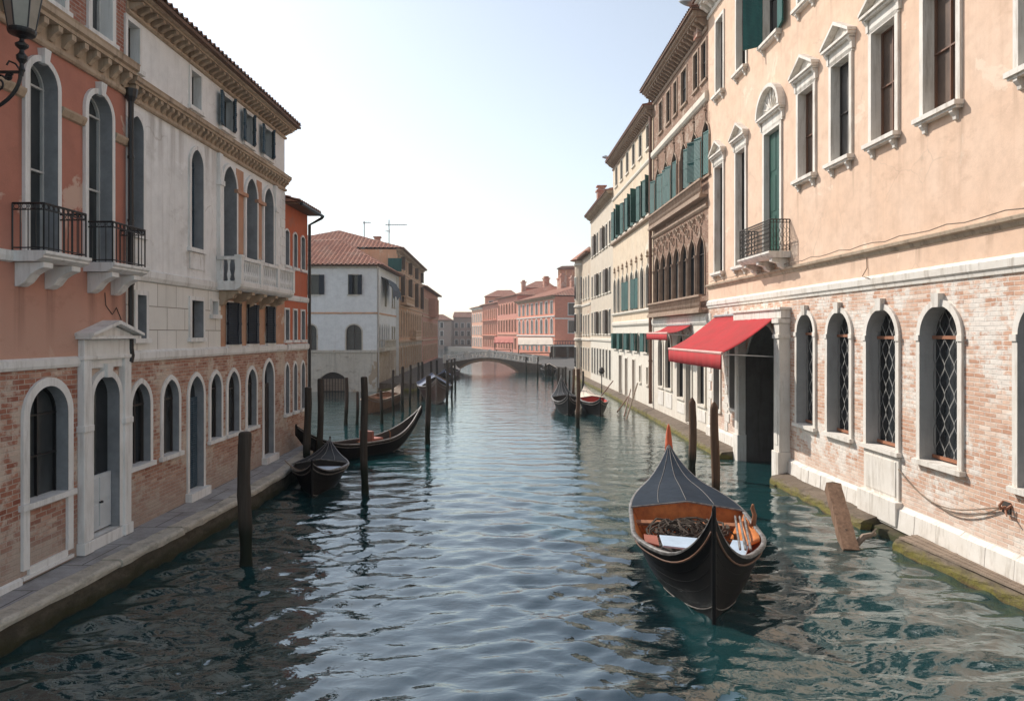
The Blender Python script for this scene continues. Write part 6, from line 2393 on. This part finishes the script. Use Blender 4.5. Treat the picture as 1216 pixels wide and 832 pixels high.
for px_, pt_, Yq, lb in ((487, 434, 44.5, 'thin post just left of the tarpaulin covered boat'), (497, 431, 57, 'thin post behind the tarpaulin covered boat, by the far quay'), (501.5, 430, 60, 'thin post by the far left quay before the ochre palazzo'), (512, 429, 63, 'thin post by the far left quay beside the small dark boat'), (519, 428, 68, 'thin post by the far left quay nearest the bridge')):
    post(px_, pt_, 470, 2.8, lb, Y=Yq)
post(663.5, 437, 471, 3.2, 'slim post left of the white rimmed boat on the sunlit side', mat='pole')
post(668, 438, 474, 2.4, 'slim grey post between the left slim post and the thin grey one')
post(676.5, 440, 462, 2.4, 'thin short post in the row behind the white rimmed boat')
post(692, 441, 470, 2.6, 'thin post right of the brown post, behind the red lined boat')
post(656, 436, 452, 2.4, 'short post by the corner of the right bank near the bridge')
post(648, 432, 448, 2.2, 'post just right of the small clutter boat')
post(672, 436, 466, 2.6, 'thin grey post behind the white rimmed boat')
post(681, 439, 480, 3.0, 'thin purple brown post close left of the brown post', mat='pole_brown')
post(686.5, 439, 508, 4.8, 'brown post standing between the two boats on the sunlit side', mat='pole_brown')
post(822, 479, 563, 9.0, 'brown pointed post before the red awning, left of its pair', mat='pole_brown', tip='point', group='pair of pointed posts by the foreground boat')
post(849.5, 485, 606, 10.0, 'brown pointed post before the red awning, nearer of the pair', mat='pole_brown', tip='point', group='pair of pointed posts by the foreground boat')

# lamp on a thin pole, leaning oar and sticks on the sunlit side
p = at(714.5, 470, 52)
root = empty('lamp_post', (p.x, p.y, 0))
tag(root, 'thin pole with a round dark lamp head beside the red lined boat', 'lamp post')
mb = MB()
mb.tube([(0, 0, -.5), (0, 0, 1.7)], .035, 7)
mb.build('pole', M['iron'], root)
mb = MB()
mb.lathe([(.02, 0), (.16, .06), (.24, .22), (.18, .36), (.2, .42), (.04, .52)], (0, 0, 1.65), 10)
mb.build('lamp_head', M['iron_rust'], root)


def stick(p, q, r, name, label, mat='door_brown', cat='pole'):
    mb = MB()
    mb.tube([p, q], [r, r * .8], 7)
    return tag(mb.build(name, M[mat]), label, cat)


stick(at(713, 471, 49), at(728, 452, 50), .05, 'oar', 'oar leaning up beside the thin lamp pole', 'frame_brown', 'oar')
stick(at(743, 500, 38.4), at(757, 455, 42), .05, 'leaning_stick', 'long stick leaning against the cream palazzo wall', 'plank')
stick(at(733, 489, 41), at(748, 468, 43), .045, 'leaning_stick', 'short stick leaning low before the brown doorways', 'beam')
stick(at(741, 494, 39.5), at(749, 462, 42), .04, 'leaning_stick', 'thin reddish stick between the two leaning grey ones', 'frame_brown')

# ------------------------------------------------------------------ leaning beam, debris, wall chain
A0, A1 = at(1010, 655, 15.3), at(989, 578, 17.0)
A0.z = -.1
mb = MB()
dv = (A1 - A0).normalized()
sx = Vector((1, -.15, 0)).normalized()
sx = (sx - dv * sx.dot(dv)).normalized()
sy = dv.cross(sx)
rows = []
for i in range(13):
    t = i / 12
    c = A0.lerp(A1, t)
    hx, hy = .16 + .008 * math.sin(i * 2.2), .13 + .006 * math.sin(i * 1.3)
    rows.append([tuple(c + sx * a * hx + sy * b_ * hy) for a, b_ in ((-1, -1), (-.1, -1.05), (1, -1), (1, 1), (-1, 1), (-1, -1))])
mb.grid(rows)
mb.poly(*rows[0][:-1])
mb.poly(*[tuple(Vector(v) + dv * (.03 * (k % 2))) for k, v in enumerate(rows[-1][:-1])])
o = mb.build('timber_beam', M['beam'])
tag(o, 'old squared timber beam leaning out of the water against the footing', 'timber')
mb = MB()
for t in (.28, .52, .9):
    c = A0.lerp(A1, t) - sy * .10
    mb.lathe([(.03, -.03), (.045, 0), (.03, .03)], tuple(c), 8)
mb.build('bolt', M['iron_rust'], o)
mb = MB()
p, q = at(1018, 640, 15.55), at(1040, 631, 15.6)
p.z, q.z = .04, .24
mb.tube([tuple(p), tuple(p.lerp(q, .35) + Vector((0, 0, .08))), tuple(p.lerp(q, .7) + Vector((0, 0, .04))), tuple(q)], [.06, .07, .055, .04], 6)
mb.tube([tuple(p.lerp(q, .6)), tuple(p.lerp(q, .6) + Vector((.15, -.05, .22)))], [.04, .015], 5)
tag(mb.build('broken_timber', M['plank']), 'broken stub of timber in the gap beside the leaning beam', 'timber')
# slack chain along the wall with its iron hook
Yc = lambda px_: 9.163 / ((px_ - HX) / FPX + .027)
mb = MB()
c0, c1 = at(1070, 557, Yc(1070)), at(1196, 602, Yc(1196))
pts = []
for i in range(21):
    t = i / 20
    y = c0.y + (c1.y - c0.y) * t
    z = c0.z + (c1.z - c0.z) * t - .55 * math.sin(math.pi * t) * (1 - .45 * t)
    pts.append((rx(y) - .06, y, z))
mb.tube(pts, .014, 6)
pts2 = [(rx(y) - .05, y, z - .12 * math.sin(math.pi * max(0, (i - 8) / 12))) for i, (x, y, z) in enumerate(pts) if i >= 8]
mb.tube(pts2, .012, 6)
tag(mb.build('wall_rope', M['rope_pale']), 'slack rope hanging along the pink brick under the lattice windows', 'rope')
root = empty('wall_hook', (rx(c1.y), c1.y, c1.z))
tag(root, 'rusty iron hook holding the slack rope on the pink brick wall', 'hook')
mb = MB()
mb.tube([(0, 0, 0), (-.12, 0, -.02), (-.17, -.05, .05), (-.14, -.1, .14)], [.03, .03, .025, .015], 7)
mb.tube([(0, -.12, .06), (-.10, -.10, -.02), (-.16, -.22, -.1)], [.025, .025, .012], 7)
mb.build('prong', M['copper'], root)
mb = MB()
mb.box(-.025, .0, -.1, .1, -.1, .1)
mb.build('plate', M['iron_rust'], root)


# ------------------------------------------------------------------ haze
def haze():
    mb = MB()
    mb.box(-70, 60, -30, 300, -1.6, 24)
    m = bpy.data.materials.new('haze')
    m.use_nodes = True
    t = m.node_tree
    for n_ in list(t.nodes):
        if n_.type != 'OUTPUT_MATERIAL':
            t.nodes.remove(n_)
    v = t.nodes.new('ShaderNodeVolumePrincipled')
    v.inputs['Color'].default_value = (.92, .94, .97, 1)
    v.inputs['Density'].default_value = HAZE
    v.inputs['Anisotropy'].default_value = .35
    t.links.new(v.outputs[0], t.nodes['Material Output'].inputs['Volume'])
    o = mb.build('haze', m)
    o['kind'] = 'stuff'
    sc.cycles.volume_bounces = 0


HAZE = 0.0005
if HAZE > 0:
    haze()
